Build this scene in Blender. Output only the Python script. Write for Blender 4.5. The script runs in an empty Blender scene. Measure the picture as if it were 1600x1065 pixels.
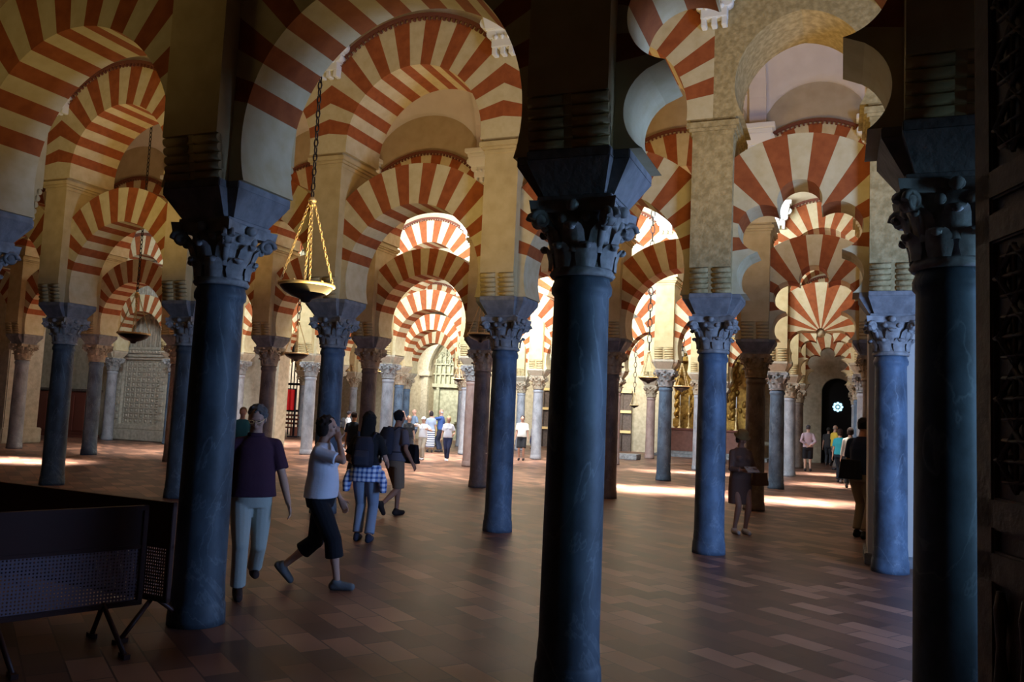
import bpy, bmesh, math, random
from mathutils import Vector, Matrix
from math import sin, cos, pi, sqrt, radians, atan2
random.seed(7)
SC = bpy.context.scene
C = SC.collection
rnd = random.uniform

# ------------------------------------------------------------------ materials
def mat(name, base, rough=.8, metal=0., noise=None, bump=0., emit=None, spec=.3):
    """noise = (scale, colour2, low, high) mottles the base colour"""
    m = bpy.data.materials.new(name); m.use_nodes = True
    nt = m.node_tree; N = nt.nodes; L = nt.links
    b = N['Principled BSDF']
    b.inputs['Base Color'].default_value = (*base, 1)
    b.inputs['Roughness'].default_value = rough
    b.inputs['Metallic'].default_value = metal
    b.inputs['Specular IOR Level'].default_value = spec
    if emit:
        b.inputs['Emission Color'].default_value = (*emit[:3], 1)
        b.inputs['Emission Strength'].default_value = emit[3]
    tc = N.new('ShaderNodeTexCoord')
    if noise:
        sc, c2, lo, hi = noise
        n = N.new('ShaderNodeTexNoise'); n.inputs['Scale'].default_value = sc; n.inputs['Detail'].default_value = 6
        L.new(tc.outputs['Object'], n.inputs['Vector'])
        r = N.new('ShaderNodeValToRGB')
        r.color_ramp.elements[0].position = lo; r.color_ramp.elements[0].color = (*base, 1)
        r.color_ramp.elements[1].position = hi; r.color_ramp.elements[1].color = (*c2, 1)
        L.new(n.outputs['Fac'], r.inputs['Fac']); L.new(r.outputs['Color'], b.inputs['Base Color'])
    if bump:
        n2 = N.new('ShaderNodeTexNoise'); n2.inputs['Scale'].default_value = 22; n2.inputs['Detail'].default_value = 5
        L.new(tc.outputs['Object'], n2.inputs['Vector'])
        bp = N.new('ShaderNodeBump'); bp.inputs['Strength'].default_value = bump; bp.inputs['Distance'].default_value = .02
        L.new(n2.outputs['Fac'], bp.inputs['Height']); L.new(bp.outputs['Normal'], b.inputs['Normal'])
    return m

def marble(name, base, dark, vein, rough=.55):
    m = bpy.data.materials.new(name); m.use_nodes = True
    nt = m.node_tree; N = nt.nodes; L = nt.links; b = N['Principled BSDF']
    b.inputs['Roughness'].default_value = rough; b.inputs['Specular IOR Level'].default_value = .35
    tc = N.new('ShaderNodeTexCoord')
    n = N.new('ShaderNodeTexNoise'); n.inputs['Scale'].default_value = 3.2; n.inputs['Detail'].default_value = 8; n.inputs['Roughness'].default_value = .7
    mp = N.new('ShaderNodeMapping'); mp.inputs['Scale'].default_value = (1, 1, .6); mp.inputs['Rotation'].default_value = (.5, .2, 0)
    L.new(tc.outputs['Object'], mp.inputs['Vector']); L.new(mp.outputs['Vector'], n.inputs['Vector'])
    r = N.new('ShaderNodeValToRGB'); e = r.color_ramp.elements
    e[0].position = .35; e[0].color = (*dark, 1); e[1].position = .62; e[1].color = (*base, 1)
    L.new(n.outputs['Fac'], r.inputs['Fac'])
    w = N.new('ShaderNodeTexNoise'); w.inputs['Scale'].default_value = 1.4; w.inputs['Detail'].default_value = 9; w.inputs['Distortion'].default_value = 1.8
    L.new(mp.outputs['Vector'], w.inputs['Vector'])
    r2 = N.new('ShaderNodeValToRGB'); e = r2.color_ramp.elements
    e[0].position = .488; e[0].color = (0, 0, 0, 1); e[1].position = .5; e[1].color = (1, 1, 1, 1)
    e3 = r2.color_ramp.elements.new(.512); e3.color = (0, 0, 0, 1)
    L.new(w.outputs['Fac'], r2.inputs['Fac'])
    mx = N.new('ShaderNodeMix'); mx.data_type = 'RGBA'
    L.new(r.outputs['Color'], mx.inputs[6]); mx.inputs[7].default_value = (*vein, 1)
    mu = N.new('ShaderNodeMath'); mu.operation = 'MULTIPLY'; mu.inputs[1].default_value = .24
    L.new(r2.outputs['Color'], mu.inputs[0]); L.new(mu.outputs[0], mx.inputs[0])
    L.new(mx.outputs[2], b.inputs['Base Color'])
    return m

def floor_material():
    m = bpy.data.materials.new('brick_floor'); m.use_nodes = True
    nt = m.node_tree; N = nt.nodes; L = nt.links; b = N['Principled BSDF']
    tc = N.new('ShaderNodeTexCoord')
    mp = N.new('ShaderNodeMapping'); mp.inputs['Rotation'].default_value = (0, 0, .98)
    L.new(tc.outputs['Object'], mp.inputs['Vector'])
    br = N.new('ShaderNodeTexBrick'); br.offset = .5
    br.inputs['Scale'].default_value = 1; br.inputs['Mortar Size'].default_value = .006
    br.inputs['Brick Width'].default_value = .46; br.inputs['Row Height'].default_value = .23
    br.inputs['Color1'].default_value = (0, 0, 0, 1); br.inputs['Color2'].default_value = (1, 1, 1, 1); br.inputs['Mortar'].default_value = (0, 0, 0, 1)
    br.inputs['Bias'].default_value = 0
    L.new(mp.outputs['Vector'], br.inputs['Vector'])
    r = N.new('ShaderNodeValToRGB'); e = r.color_ramp.elements
    e[0].position = 0; e[0].color = (.078, .036, .024, 1); e[1].position = 1; e[1].color = (.31, .155, .095, 1)
    k = r.color_ramp.elements.new(.5); k.color = (.14, .064, .040, 1)
    L.new(br.outputs['Color'], r.inputs['Fac'])
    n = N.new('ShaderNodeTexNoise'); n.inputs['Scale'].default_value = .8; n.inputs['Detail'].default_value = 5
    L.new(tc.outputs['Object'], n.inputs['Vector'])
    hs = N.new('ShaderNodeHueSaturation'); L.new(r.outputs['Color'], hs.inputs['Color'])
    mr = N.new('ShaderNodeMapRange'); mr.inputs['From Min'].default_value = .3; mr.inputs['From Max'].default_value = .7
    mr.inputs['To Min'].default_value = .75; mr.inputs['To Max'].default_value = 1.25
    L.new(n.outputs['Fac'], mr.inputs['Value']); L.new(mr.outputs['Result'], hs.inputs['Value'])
    L.new(hs.outputs['Color'], b.inputs['Base Color'])
    b.inputs['Roughness'].default_value = .42; b.inputs['Specular IOR Level'].default_value = .35
    bp = N.new('ShaderNodeBump'); bp.inputs['Strength'].default_value = .25; bp.inputs['Distance'].default_value = .005
    L.new(br.outputs['Fac'], bp.inputs['Height']); bp.invert = True
    L.new(bp.outputs['Normal'], b.inputs['Normal'])
    return m

M = {}
M['cream'] = mat('cream_plaster', (.58, .44, .215), .85, noise=(5, (.48, .35, .155), .35, .7), bump=.12)
M['white'] = mat('white_voussoir', (.64, .53, .31), .85, noise=(7, (.56, .44, .23), .35, .7), bump=.08)
M['red'] = mat('red_brick_voussoir', (.36, .095, .024), .85, noise=(9, (.27, .065, .016), .35, .7), bump=.1)
M['ochre'] = mat('ochre_stone', (.50, .37, .17), .95, noise=(14, (.33, .24, .10), .35, .62), bump=.6)
M['vault'] = mat('vault_plaster', (.66, .58, .50), .8, noise=(3, (.60, .52, .44), .35, .7))
M['lunette'] = mat('lunette_plaster', (.50, .40, .25), .85, noise=(4, (.44, .34, .2), .35, .7))
M['moulding'] = mat('moulding_red', (.16, .05, .025), .85)
M['gypsum'] = mat('white_gypsum', (.80, .77, .68), .7)
M['impost'] = mat('impost_stone', (.27, .26, .25), .7, noise=(9, (.18, .175, .17), .35, .65), bump=.3)
M['capital'] = mat('capital_marble', (.34, .325, .30), .65, noise=(12, (.20, .185, .17), .35, .65), bump=.2)
M['capital2'] = mat('capital_tan_marble', (.46, .37, .25), .65, noise=(12, (.30, .22, .14), .35, .65), bump=.2)
M['blue'] = marble('blue_grey_marble', (.10, .15, .21), (.04, .055, .075), (.30, .36, .40))
M['navy'] = marble('shaded_blue_grey_marble', (.070, .092, .112), (.03, .038, .046), (.26, .30, .32))  # copy of the blue marble, darkened to stand in for weaker light
M['grey'] = marble('pale_grey_marble', (.33, .33, .34), (.18, .18, .185), (.5, .5, .5))
M['brown'] = marble('brown_marble', (.20, .155, .125), (.09, .07, .06), (.4, .33, .28))
M['rose'] = marble('rose_marble', (.36, .24, .19), (.24, .15, .12), (.5, .42, .38))
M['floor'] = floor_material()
M['wallstone'] = mat('pale_wall_stone', (.56, .48, .34), .9, noise=(6, (.42, .35, .24), .35, .68), bump=.3)
M['carved'] = mat('carved_stone', (.60, .54, .42), .85, noise=(9, (.42, .37, .28), .35, .68), bump=.3)
M['greenstone'] = mat('green_grey_stone', (.50, .50, .38), .9, noise=(5, (.30, .30, .22), .35, .68), bump=.2)
M['chapelwall'] = mat('chapel_wall_paint', (.56, .50, .42), .8)
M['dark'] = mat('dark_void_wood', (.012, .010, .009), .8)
M['wood'] = mat('dark_carved_wood', (.14, .10, .08), .5, noise=(10, (.09, .065, .05), .35, .65), bump=.3)
M['redwood'] = mat('red_brown_wood', (.16, .045, .028), .5)
M['brass'] = mat('brass', (.95, .70, .32), .4, .45)
M['darkmetal'] = mat('dark_bronze', (.03, .025, .022), .35, .6)
M['chain'] = mat('chain_iron', (.05, .04, .035), .5, .7)
M['gold'] = mat('gilded_wood', (.50, .29, .06), .45, .6, noise=(6, (.28, .15, .03), .35, .6), bump=.4)
M['redcloth'] = mat('red_cloth', (.75, .02, .02), .8)
M['redmarble'] = mat('altar_red_marble', (.22, .09, .06), .45, noise=(6, (.15, .06, .04), .3, .7))
M['blackmetal'] = mat('black_metal', (.02, .015, .02), .45, .3)
M['panelred'] = mat('barrier_red_panel', (.060, .022, .016), .45)
M['rosette'] = mat('rosette_glass', (.5, .8, .9), .3, emit=(.45, .8, 1., 2.0))
M['skin'] = mat('skin', (.50, .28, .19), .6)
M['skin2'] = mat('skin_tan', (.36, .18, .11), .6)
def cloth(name, col, rough=.9, n=None): return mat(name, col, rough, noise=n, bump=.15)

# ------------------------------------------------------------------ object helpers
def link(o, parent=None):
    C.objects.link(o)
    if parent is not None: o.parent = parent
    return o
def mesh_of(name, bm, mats, smooth=False):
    bmesh.ops.recalc_face_normals(bm, faces=bm.faces[:])
    me = bpy.data.meshes.new(name); bm.to_mesh(me); bm.free()
    for m in (mats if isinstance(mats, (list, tuple)) else [mats]): me.materials.append(m)
    if smooth:
        for p in me.polygons: p.use_smooth = True
    return me
def obj(name, bm, mats, parent=None, smooth=False):
    me = bm if isinstance(bm, bpy.types.Mesh) else mesh_of(name, bm, mats, smooth)
    return link(bpy.data.objects.new(name, me), parent)
def tag(o, label, cat, group=None, kind=None):
    if label: o['label'] = label
    if cat: o['category'] = cat
    if group: o['group'] = group
    if kind: o['kind'] = kind
    return o
def thing(name, label, cat, loc=(0, 0, 0), rz=0., group=None):
    o = bpy.data.objects.new(name, None); C.objects.link(o)
    o.empty_display_size = .1
    o.location = loc; o.rotation_euler = (0, 0, rz)
    return tag(o, label, cat, group)
def struct(name, bm, m, loc=(0, 0, 0), rz=0., smooth=False, label=None):
    o = obj(name, bm, m, None, smooth); o.location = loc; o.rotation_euler = (0, 0, rz); o['kind'] = 'structure'
    if label: o['label'] = label
    return o

def box(bm, x0, x1, y0, y1, z0, z1, mi=0, bev=0, mtx=None, top=None):
    """top=(x0,x1,y0,y1) makes a frustum"""
    t = top or (x0, x1, y0, y1)
    co = [(x0, y0, z0), (x1, y0, z0), (x1, y1, z0), (x0, y1, z0), (t[0], t[2], z1), (t[1], t[2], z1), (t[1], t[3], z1), (t[0], t[3], z1)]
    vs = [bm.verts.new(mtx @ Vector(c) if mtx else c) for c in co]
    fs = []
    for f in ((0, 3, 2, 1), (4, 5, 6, 7), (0, 1, 5, 4), (1, 2, 6, 5), (2, 3, 7, 6), (3, 0, 4, 7)):
        fc = bm.faces.new([vs[i] for i in f]); fc.material_index = mi; fs.append(fc)
    if bev:
        ed = list({e for f in fs for e in f.edges})
        bmesh.ops.bevel(bm, geom=ed, offset=bev, segments=2, affect='EDGES', clamp_overlap=True)
def lathe(bm, prof, seg=32, mtx=None, mi=0, cap=True, cx=0, cy=0):
    rings = []
    for r, z in prof:
        ring = []
        for k in range(seg):
            a = 2 * pi * k / seg
            p = Vector((cx + r * cos(a), cy + r * sin(a), z))
            ring.append(bm.verts.new(mtx @ p if mtx else p))
        rings.append(ring)
    for A, B in zip(rings, rings[1:]):
        for k in range(seg):
            f = bm.faces.new((A[k], A[(k + 1) % seg], B[(k + 1) % seg], B[k])); f.material_index = mi; f.smooth = True
    if cap:
        f = bm.faces.new(rings[0][::-1]); f.material_index = mi
        f = bm.faces.new(rings[-1]); f.material_index = mi
def tube(bm, pts, rad, seg=8, mi=0, closed=False, flat=1.):
    pts = [Vector(p) for p in pts]; n = len(pts); rings = []
    up = Vector((0, 0, 1)); prev = None
    for i, p in enumerate(pts):
        if closed: d = pts[(i + 1) % n] - pts[i - 1]
        else: d = pts[min(i + 1, n - 1)] - pts[max(i - 1, 0)]
        if d.length < 1e-9: d = Vector((0, 0, 1))
        d.normalize()
        if prev is None:
            a = d.cross(up)
            if a.length < .05: a = d.cross(Vector((1, 0, 0)))
        else:
            a = prev - d * prev.dot(d)
            if a.length < 1e-4: a = d.cross(up)
        a.normalize(); prev = a; b = d.cross(a)
        r = rad[i] if isinstance(rad, (list, tuple)) else rad
        rings.append([bm.verts.new(p + (a * cos(2 * pi * k / seg) + b * sin(2 * pi * k / seg) * flat) * r) for k in range(seg)])
    R = range(n) if closed else range(n - 1)
    for i in R:
        A, B = rings[i], rings[(i + 1) % n]
        for k in range(seg):
            f = bm.faces.new((A[k], A[(k + 1) % seg], B[(k + 1) % seg], B[k])); f.material_index = mi; f.smooth = True
    if not closed:
        bm.faces.new(rings[0][::-1]).material_index = mi; bm.faces.new(rings[-1]).material_index = mi
def ball(bm, c, r, seg=12, sc=(1, 1, 1), mtx=None, mi=0):
    c = Vector(c)
    res = bmesh.ops.create_uvsphere(bm, u_segments=seg, v_segments=max(6, seg * 2 // 3), radius=1)
    for v in res['verts']:
        p = Vector((v.co.x * r * sc[0], v.co.y * r * sc[1], v.co.z * r * sc[2]))
        if mtx: p = mtx @ p
        v.co = p + c
        for f in v.link_faces: f.smooth = True; f.material_index = mi
def wall_with_profile(bm, outline, y0, y1, mi=0):
    """extrude a closed (x,z) outline (simple polygon) from y0 to y1"""
    a = [bm.verts.new((x, y0, z)) for x, z in outline]; b = [bm.verts.new((x, y1, z)) for x, z in outline]
    n = len(a)
    f1 = bm.faces.new(a); f2 = bm.faces.new(b[::-1]); f1.material_index = f2.material_index = mi
    for i in range(n):
        f = bm.faces.new((a[i], b[i], b[(i + 1) % n], a[(i + 1) % n])); f.material_index = mi
    bmesh.ops.triangulate(bm, faces=[f1, f2])

# ------------------------------------------------------------------ camera frame and hall grid
F_PX, ROLL, PIT, EYE = 1273.27, .04441512, .08682243, 1.7
cP, sP, cR, sR = cos(PIT), sin(PIT), cos(ROLL), sin(ROLL)
Rv, Uv, Fv = Vector((1, 0, 0)), Vector((0, -sP, cP)), Vector((0, cP, sP))
cam = bpy.data.cameras.new('camera'); cam.sensor_width = 36; cam.lens = F_PX / 1600 * 36; cam.clip_end = 300; cam.clip_start = .05
co = bpy.data.objects.new('camera', cam); C.objects.link(co); SC.camera = co
ax, ay, az = cR * Rv + sR * Uv, -sR * Rv + cR * Uv, -Fv
co.matrix_world = Matrix(((ax.x, ay.x, az.x, 0), (ax.y, ay.y, az.y, 0), (ax.z, ay.z, az.z, EYE), (0, 0, 0, 1)))
def ray(x, y):
    dx, dy = x - 800, y - 532.5
    u = dx * cR + dy * sR; v = -dx * sR + dy * cR
    return (u * Rv - v * Uv + F_PX * Fv) / F_PX
def at_depth(x, y, Y):
    d = ray(x, y); return d * (Y / d.y) + Vector((0, 0, EYE))
def ground(x, y, z=0.):
    d = ray(x, y); t = (z - EYE) / d.z; return d * t + Vector((0, 0, EYE))

TH = .385930331
r_ = Vector((cos(TH), -sin(TH), 0)); n_ = Vector((sin(TH), cos(TH), 0))
S, W, S2 = 2.96914, 5.89571, 2.13307
O = Vector((.43963, 5.26095, 0))
def alongx(j): return j * S if j <= 0 else S2 + (j - 1) * S
def P(i, j): return O + r_ * alongx(j) + n_ * W * (i - 1)
def G(a, b, z=0.): return O + r_ * a + n_ * b + Vector((0, 0, z))     # hall coordinates: along the arcades, across them
RZ = -TH
def onrow(x, y, b):
    """(a, z) of the pixel on the vertical plane across-coordinate b"""
    d = ray(x, y); o = O + n_ * b; t = o.dot(n_) / Vector((d.x, d.y, 0)).dot(n_)
    p = d * t; return (Vector((p.x, p.y, 0)) - O).dot(r_), p.z + EYE

Z_SH, Z_CAP, Z_IMP, Z_ROLL, Z_MOU = 2.58, 3.05, 3.33, 3.66, 5.53
ZL_C, RL_I, RL_O = 3.65, 1.13, 1.75
ZU_C, RU_I, RU_O = 5.72, 1.15, 1.85
T_LOW, T_UP, PW, PD = .60, .98, .52, .92
Z_WALL = 8.75

# ------------------------------------------------------------------ setting
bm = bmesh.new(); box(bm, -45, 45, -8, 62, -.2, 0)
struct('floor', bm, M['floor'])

# ------------------------------------------------------------------ columns
def shaft_mesh(m, r=.188):
    bm = bmesh.new()
    prof = [(r * 1.13, 0), (r * 1.13, .05), (r * 1.10, .14), (r * 1.07, .155), (r * 1.05, .17), (r * 1.06, .2), (r * 1.02, .30), (r * 1.01, .9), (r * .985, 1.7), (r * .95, 2.42), (r * .95, 2.46), (r * 1.04, 2.48), (r * 1.05, 2.52), (r * .97, 2.56), (r * .95, Z_SH)]
    lathe(bm, prof, 40)
    return mesh_of('shaft', bm, m)
def capital_mesh(m, seed=0):
    """corinthian capital: bell, two rings of curled leaves, corner volutes, flower bosses, abacus"""
    bm = bmesh.new(); h0, h1 = Z_SH, Z_CAP; H = h1 - h0
    lathe(bm, [(.20, h0), (.215, h0 + .02), (.20, h0 + .045), (.19, h0 + .06), (.195, h0 + .2), (.215, h0 + .32), (.25, h0 + .40)], 28)
    def leaf(ang, zb, hh, r0, out, wid):
        rings = []
        for t in (0, .35, .7, .88, 1.0, 1.0, .90):
            k = len(rings)
            rr = r0 + (.012 + out * [0, .08, .35, .75, 1.0, 1.12, 1.05][k])
            zz = zb + hh * [0, .38, .72, .88, .93, .84, .78][k]
            ww = wid * [.8, 1, .95, .8, .6, .5, .35][k]
            ring = []
            for s in (-1, -.5, 0, .5, 1):
                a = ang + s * ww / max(rr, .1) / 2
                q = rr + .014 * (1 - abs(s))
                ring.append(bm.verts.new((q * cos(a), q * sin(a), zz)))
            rings.append(ring)
        for A, B in zip(rings, rings[1:]):
            for q in range(4):
                f = bm.faces.new((A[q], A[q + 1], B[q + 1], B[q])); f.smooth = True
        ball(bm, ((r0 + out * 1.02) * cos(ang), (r0 + out * 1.02) * sin(ang), zb + hh * .82), .030, 8, (1, 1, .8))
    for k in range(8):
        leaf(pi / 4 * k + pi / 8, h0 + .05, .16, .195, .055, .145)
    for k in range(8):
        leaf(pi / 4 * k, h0 + .14, .19, .20, .075, .15)
    for k in range(4):                                   # scrolls under the corners of the abacus
        a = pi / 2 * k + pi / 4
        c = Vector((.325 * cos(a), .325 * sin(a), h0 + .345))
        t = Vector((-sin(a), cos(a), 0)); o = Vector((cos(a), sin(a), 0))
        for s in (-1, 1):
            pts = []
            for q in range(15):
                w = q / 14 * 2.6 * pi; rr = .062 * (1 - .75 * q / 14)
                pts.append(c + t * s * .028 + o * (rr * cos(w)) + Vector((0, 0, 1)) * (rr * sin(w)))
            tube(bm, pts, [.022 - .010 * q / 14 for q in range(15)], 6)
        ball(bm, c, .052, 10, (1, 1, 1))
        tube(bm, [(.20 * cos(a), .20 * sin(a), h0 + .18), (.24 * cos(a), .24 * sin(a), h0 + .30), tuple(c + Vector((0, 0, .055)))], [.03, .035, .03], 6)
    for k in range(4):
        a = pi / 2 * k
        ball(bm, (.262 * cos(a), .262 * sin(a), h0 + .43), .042, 8, (1, 1, .9))
        for s in (-1, 1): ball(bm, (.235 * cos(a + s * .33), .235 * sin(a + s * .33), h0 + .36), .032, 8)
    n = 24; top = []; bot = []                            # abacus with hollow sides
    out = []
    for k in range(4):
        for q in range(n // 4):
            u = -1 + 2 * q / (n / 4); x = .285 * u; d = .285 - .055 * (1 - u * u)
            a = pi / 2 * k
            out.append((d * cos(a) - x * sin(a), d * sin(a) + x * cos(a)))
    a = [bm.verts.new((x * .96, y * .96, h1 - .075)) for x, y in out]; b = [bm.verts.new((x, y, h1)) for x, y in out]
    for k in range(len(a)): bm.faces.new((a[k], a[(k + 1) % len(a)], b[(k + 1) % len(a)], b[k]))
    bm.faces.new(a[::-1]); bm.faces.new(b)
    return mesh_of('capital', bm, m)
def impost_mesh(m):
    bm = bmesh.new(); z0 = Z_CAP; z1 = Z_IMP
    box(bm, -.245, .245, -.245, .245, z0, z0 + .03, bev=.004)
    # cross-shaped block: arms along the arcade carry the arches, arms across carry the pilaster
    box(bm, -.25, .25, -.20, .20, z0 + .03, z1 - .06, top=(-.37, .37, -.31, .31))
    box(bm, -.20, .20, -.25, .25, z0 + .03, z1 - .06, top=(-.27, .27, -.40, .40))
    box(bm, -.37, .37, -.31, .31, z1 - .06, z1, bev=.006)
    box(bm, -.27, .27, -.40, .40, z1 - .06, z1 + .001, bev=.006)
    return mesh_of('impost_block', bm, m)
def pilaster_mesh(m, top=Z_MOU, rolls=True):
    """rectangular pier over the impost, its foot drawn back over stacked rolls"""
    bm = bmesh.new(); w = PW / 2; d = PD / 2
    box(bm, -w, w, -d, d, Z_ROLL, top)
    box(bm, -w, w, -.30, .30, Z_IMP, Z_ROLL)
    return mesh_of('pilaster_body', bm, m)
def roll_mesh(m, sgn):
    bm = bmesh.new(); w = PW / 2; n = 5; h = (Z_ROLL - Z_IMP) / n
    for k in range(n):
        z = Z_IMP + h * (k + .5); yy = .405 + .05 * (k / (n - 1)) ** 1.2
        for s in (-1, 1):
            x0, x1 = (.028, w) if s > 0 else (-w, -.028)
            y0 = sgn * .29; y1 = sgn * (yy - h * .5)
            box(bm, x0, x1, min(y0, y1), max(y0, y1), z - h / 2, z + h / 2)
            tube(bm, [(x0, sgn * (yy - h * .42), z), (x1, sgn * (yy - h * .42), z)], h * .47, 10)
        box(bm, -.028, .028, min(sgn * .29, sgn * (yy - .012)), max(sgn * .29, sgn * (yy - .012)), z - h / 2, z + h / 2)
    return mesh_of('roll_corbel', bm, m)
def cornice_mesh(m, wx=PW / 2, dy=PD / 2):
    bm = bmesh.new()
    for e, a, b in ((.015, 0, .06), (.045, .06, .10), (.075, .10, .17), (.03, .17, .22)):
        box(bm, -wx - e, wx + e, -dy - e, dy + e, Z_MOU - .14 + a, Z_MOU - .14 + b, bev=.006)
    return mesh_of('cornice', bm, m)

ME = {}
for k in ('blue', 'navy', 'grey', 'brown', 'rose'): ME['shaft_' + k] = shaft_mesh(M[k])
ME['shaft_thin'] = shaft_mesh(M['blue'], .19)
ME['cap'] = capital_mesh(M['capital']); ME['cap2'] = capital_mesh(M['capital2'])
ME['imp'] = impost_mesh(M['impost'])
ME['impc'] = impost_mesh(M['wallstone'])
for k, m in (('cream', M['cream']), ('ochre', M['ochre'])):
    ME['pil_' + k] = pilaster_mesh(m)
    ME['rollf_' + k] = roll_mesh(m, -1); ME['rollb_' + k] = roll_mesh(m, 1)
    ME['corn_' + k] = cornice_mesh(m)
ME['pil_front'] = pilaster_mesh(M['cream'], 7.2)

# ------------------------------------------------------------------ arches
def ring_arch(bm, L, zs, zc, ri, ro, y0, y1, n, a0, sub=3, inner=None, plain_idx=0, first=1, other=0, rmin=None):
    """voussoirs between radius ri (or inner(theta)) and ro, clipped at x=+-L and z>=zs"""
    def rin(t): return inner(t) if inner else ri
    def zbot(t):            # outer length of the ray
        ct, st = cos(t), sin(t); r = ro
        if abs(ct) > 1e-6: r = min(r, L / abs(ct))
        if st < -1e-6: r = min(r, (zs - zc) / st)
        return max(r, rin(t) + .002)
    edges = []
    # angle where the intrados meets the springing level
    t = 0.
    while True:
        if zc + rin(t) * sin(t) <= zs + 1e-4 or t < -1.35: break
        t -= .01
    tb = t
    corner = -atan2(zc - zs, L)
    ang = [(tb, -1)]
    A0 = radians(a0)
    cuts = [tb, A0]
    for k in range(1, n + 1): cuts.append(A0 + (pi - 2 * A0) * k / n)
    cuts.append(pi - tb)
    for idx in range(len(cuts) - 1):
        t0, t1 = cuts[idx], cuts[idx + 1]
        if idx == 0 or idx == len(cuts) - 2: mi = plain_idx; ns = max(10, sub * 3)
        else: mi = first if (idx - 1) % 2 == 0 else other; ns = sub
        ts = [t0 + (t1 - t0) * k / ns for k in range(ns + 1)]
        for cr in (corner, pi - corner):
            if t0 < cr < t1: ts.append(cr)
        ts.sort()
        vv = []
        for tt in ts:
            a, b = rin(tt), zbot(tt)
            q = []
            for rr in (a, b):
                for y in (y0, y1):
                    q.append(bm.verts.new((rr * cos(tt), y, max(zs, zc + rr * sin(tt)))))
            vv.append(q)        # in-front, in-back, out-front, out-back
        for A, B in zip(vv, vv[1:]):
            for f in ((A[0], A[2], B[2], B[0]), (A[1], B[1], B[3], A[3]), (A[0], B[0], B[1], A[1]), (A[2], A[3], B[3], B[2])):
                try:
                    fc = bm.faces.new(f); fc.material_index = mi
                except ValueError: pass
    bmesh.ops.remove_doubles(bm, verts=bm.verts[:], dist=.0008)

def lobes(cs, zc):
    def f(t):
        dx, dz = cos(t), sin(t); best = .15
        for x, z, r in cs:
            ox, oz = x, z - zc
            b = dx * ox + dz * oz; c = ox * ox + oz * oz - r * r; D = b * b - c
            if D >= 0:
                e = b + sqrt(D)
                if e > best: best = e
        return best
    return f
LOB = []
for x, z, r in ((0, 4.51, .27), (.44, 4.17, .305), (.45, 3.57, .30)):
    LOB.append((x, z, r))
    if x: LOB.append((-x, z, r))
LOBF = lobes(LOB, 4.0)

def low_arch(n=19, mats=None):
    bm = bmesh.new()
    ring_arch(bm, S / 2 - PW / 2 + .003, Z_IMP, ZL_C, RL_I, RL_O, -T_LOW / 2, T_LOW / 2, n, 14, 3)
    return mesh_of('lower_arch', bm, mats or [M['white'], M['red']])
def low_arch_lobed(mats=None, n=15):
    bm = bmesh.new()
    ring_arch(bm, S2 / 2 - PW / 2 + .003, Z_IMP, 4.0, .5, 1.38, -T_LOW / 2, T_LOW / 2, n, -8, 8, inner=LOBF)
    return mesh_of('lobed_arch', bm, mats or [M['white'], M['red']])
def fan_arch():
    """interlaced lobed arch: stripes fan out from a pendant between two side lobes"""
    bm = bmesh.new(); zc = 4.12; cs = [(-.42, 3.80, .36), (.42, 3.80, .36), (-.44, 3.50, .30), (.44, 3.50, .30)]
    f0 = lobes(cs, zc)
    def inner(t):
        dg = math.degrees(t)
        if 12 < dg < 168: return .10
        return max(.10, f0(t))
    ring_arch(bm, S2 / 2 - PW / 2 + .003, Z_IMP, zc, .5, 1.30, -T_LOW / 2, T_LOW / 2, 15, -14, 8, inner=inner)
    for k, (x, z, r) in enumerate(((0, 4.12, .12), (-.1, 4.22, .09), (.1, 4.22, .09))): ball(bm, (x, 0, z), r, 10, (1, 2.2, 1))
    return mesh_of('fan_arch', bm, [M['white'], M['red']])
def up_arch(n=19):
    bm = bmesh.new()
    ring_arch(bm, S / 2, Z_MOU + .08, ZU_C, RU_I, RU_O, -T_UP / 2, T_UP / 2, n, 8, 3)
    return mesh_of('voussoirs', bm, [M['white'], M['red']])
NU_Z, NU_R, NU_O = 6.02, .80, 1.50
def up_arch_narrow(mats, n=17, stone=False):
    bm = bmesh.new()
    inner = None
    if stone:   # slightly pointed
        d = .10
        def inner(t):
            c = abs(cos(t)); s = sin(t)
            # circle of radius NU_R+d centred at x=-d on the other side
            b = -d * c; D = b * b - (d * d - (NU_R + d) ** 2)
            return b + sqrt(D) if s > 0 else NU_R
    ring_arch(bm, S2 / 2, Z_MOU + .08, NU_Z, NU_R, NU_O, -T_UP / 2, T_UP / 2, n, 4, 4, inner=inner)
    return mesh_of('voussoirs', bm, mats)
def band(zc, ro, L, a_lo):
    """plain fillet and little teeth that run round the extrados on both faces"""
    bm = bmesh.new(); w = .085; pr = .05
    lim = math.acos(min(.999, L / (ro + w)))
    for s in (-1, 1):
        yf = s * T_UP / 2; yo = s * (T_UP / 2 + pr); n = 40
        prev = None
        for k in range(n + 1):
            t = lim + (pi - 2 * lim) * k / n
            q = [bm.verts.new((min(L, max(-L, rr * cos(t))), y, zc + rr * sin(t))) for rr, y in ((ro + .03, yf), (ro + .03, yo), (ro + w, yo), (ro + w, yf))]
            if prev:
                for i in range(4):
                    f = bm.faces.new((prev[i], q[i], q[(i + 1) % 4], prev[(i + 1) % 4]))
            prev = q
        nt = int((pi - 2 * lim) * ro / .085)
        for k in range(nt):
            t = lim + (pi - 2 * lim) * (k + .5) / nt
            mt = Matrix.Translation((0, 0, zc)) @ Matrix.Rotation(-(t - pi / 2), 4, 'Y')
            box(bm, -.018, .018, min(yf, yo * .985), max(yf, yo * .985), ro - .02, ro + .032, mtx=mt)
    return mesh_of('toothed_moulding', bm, M['moulding'])
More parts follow.
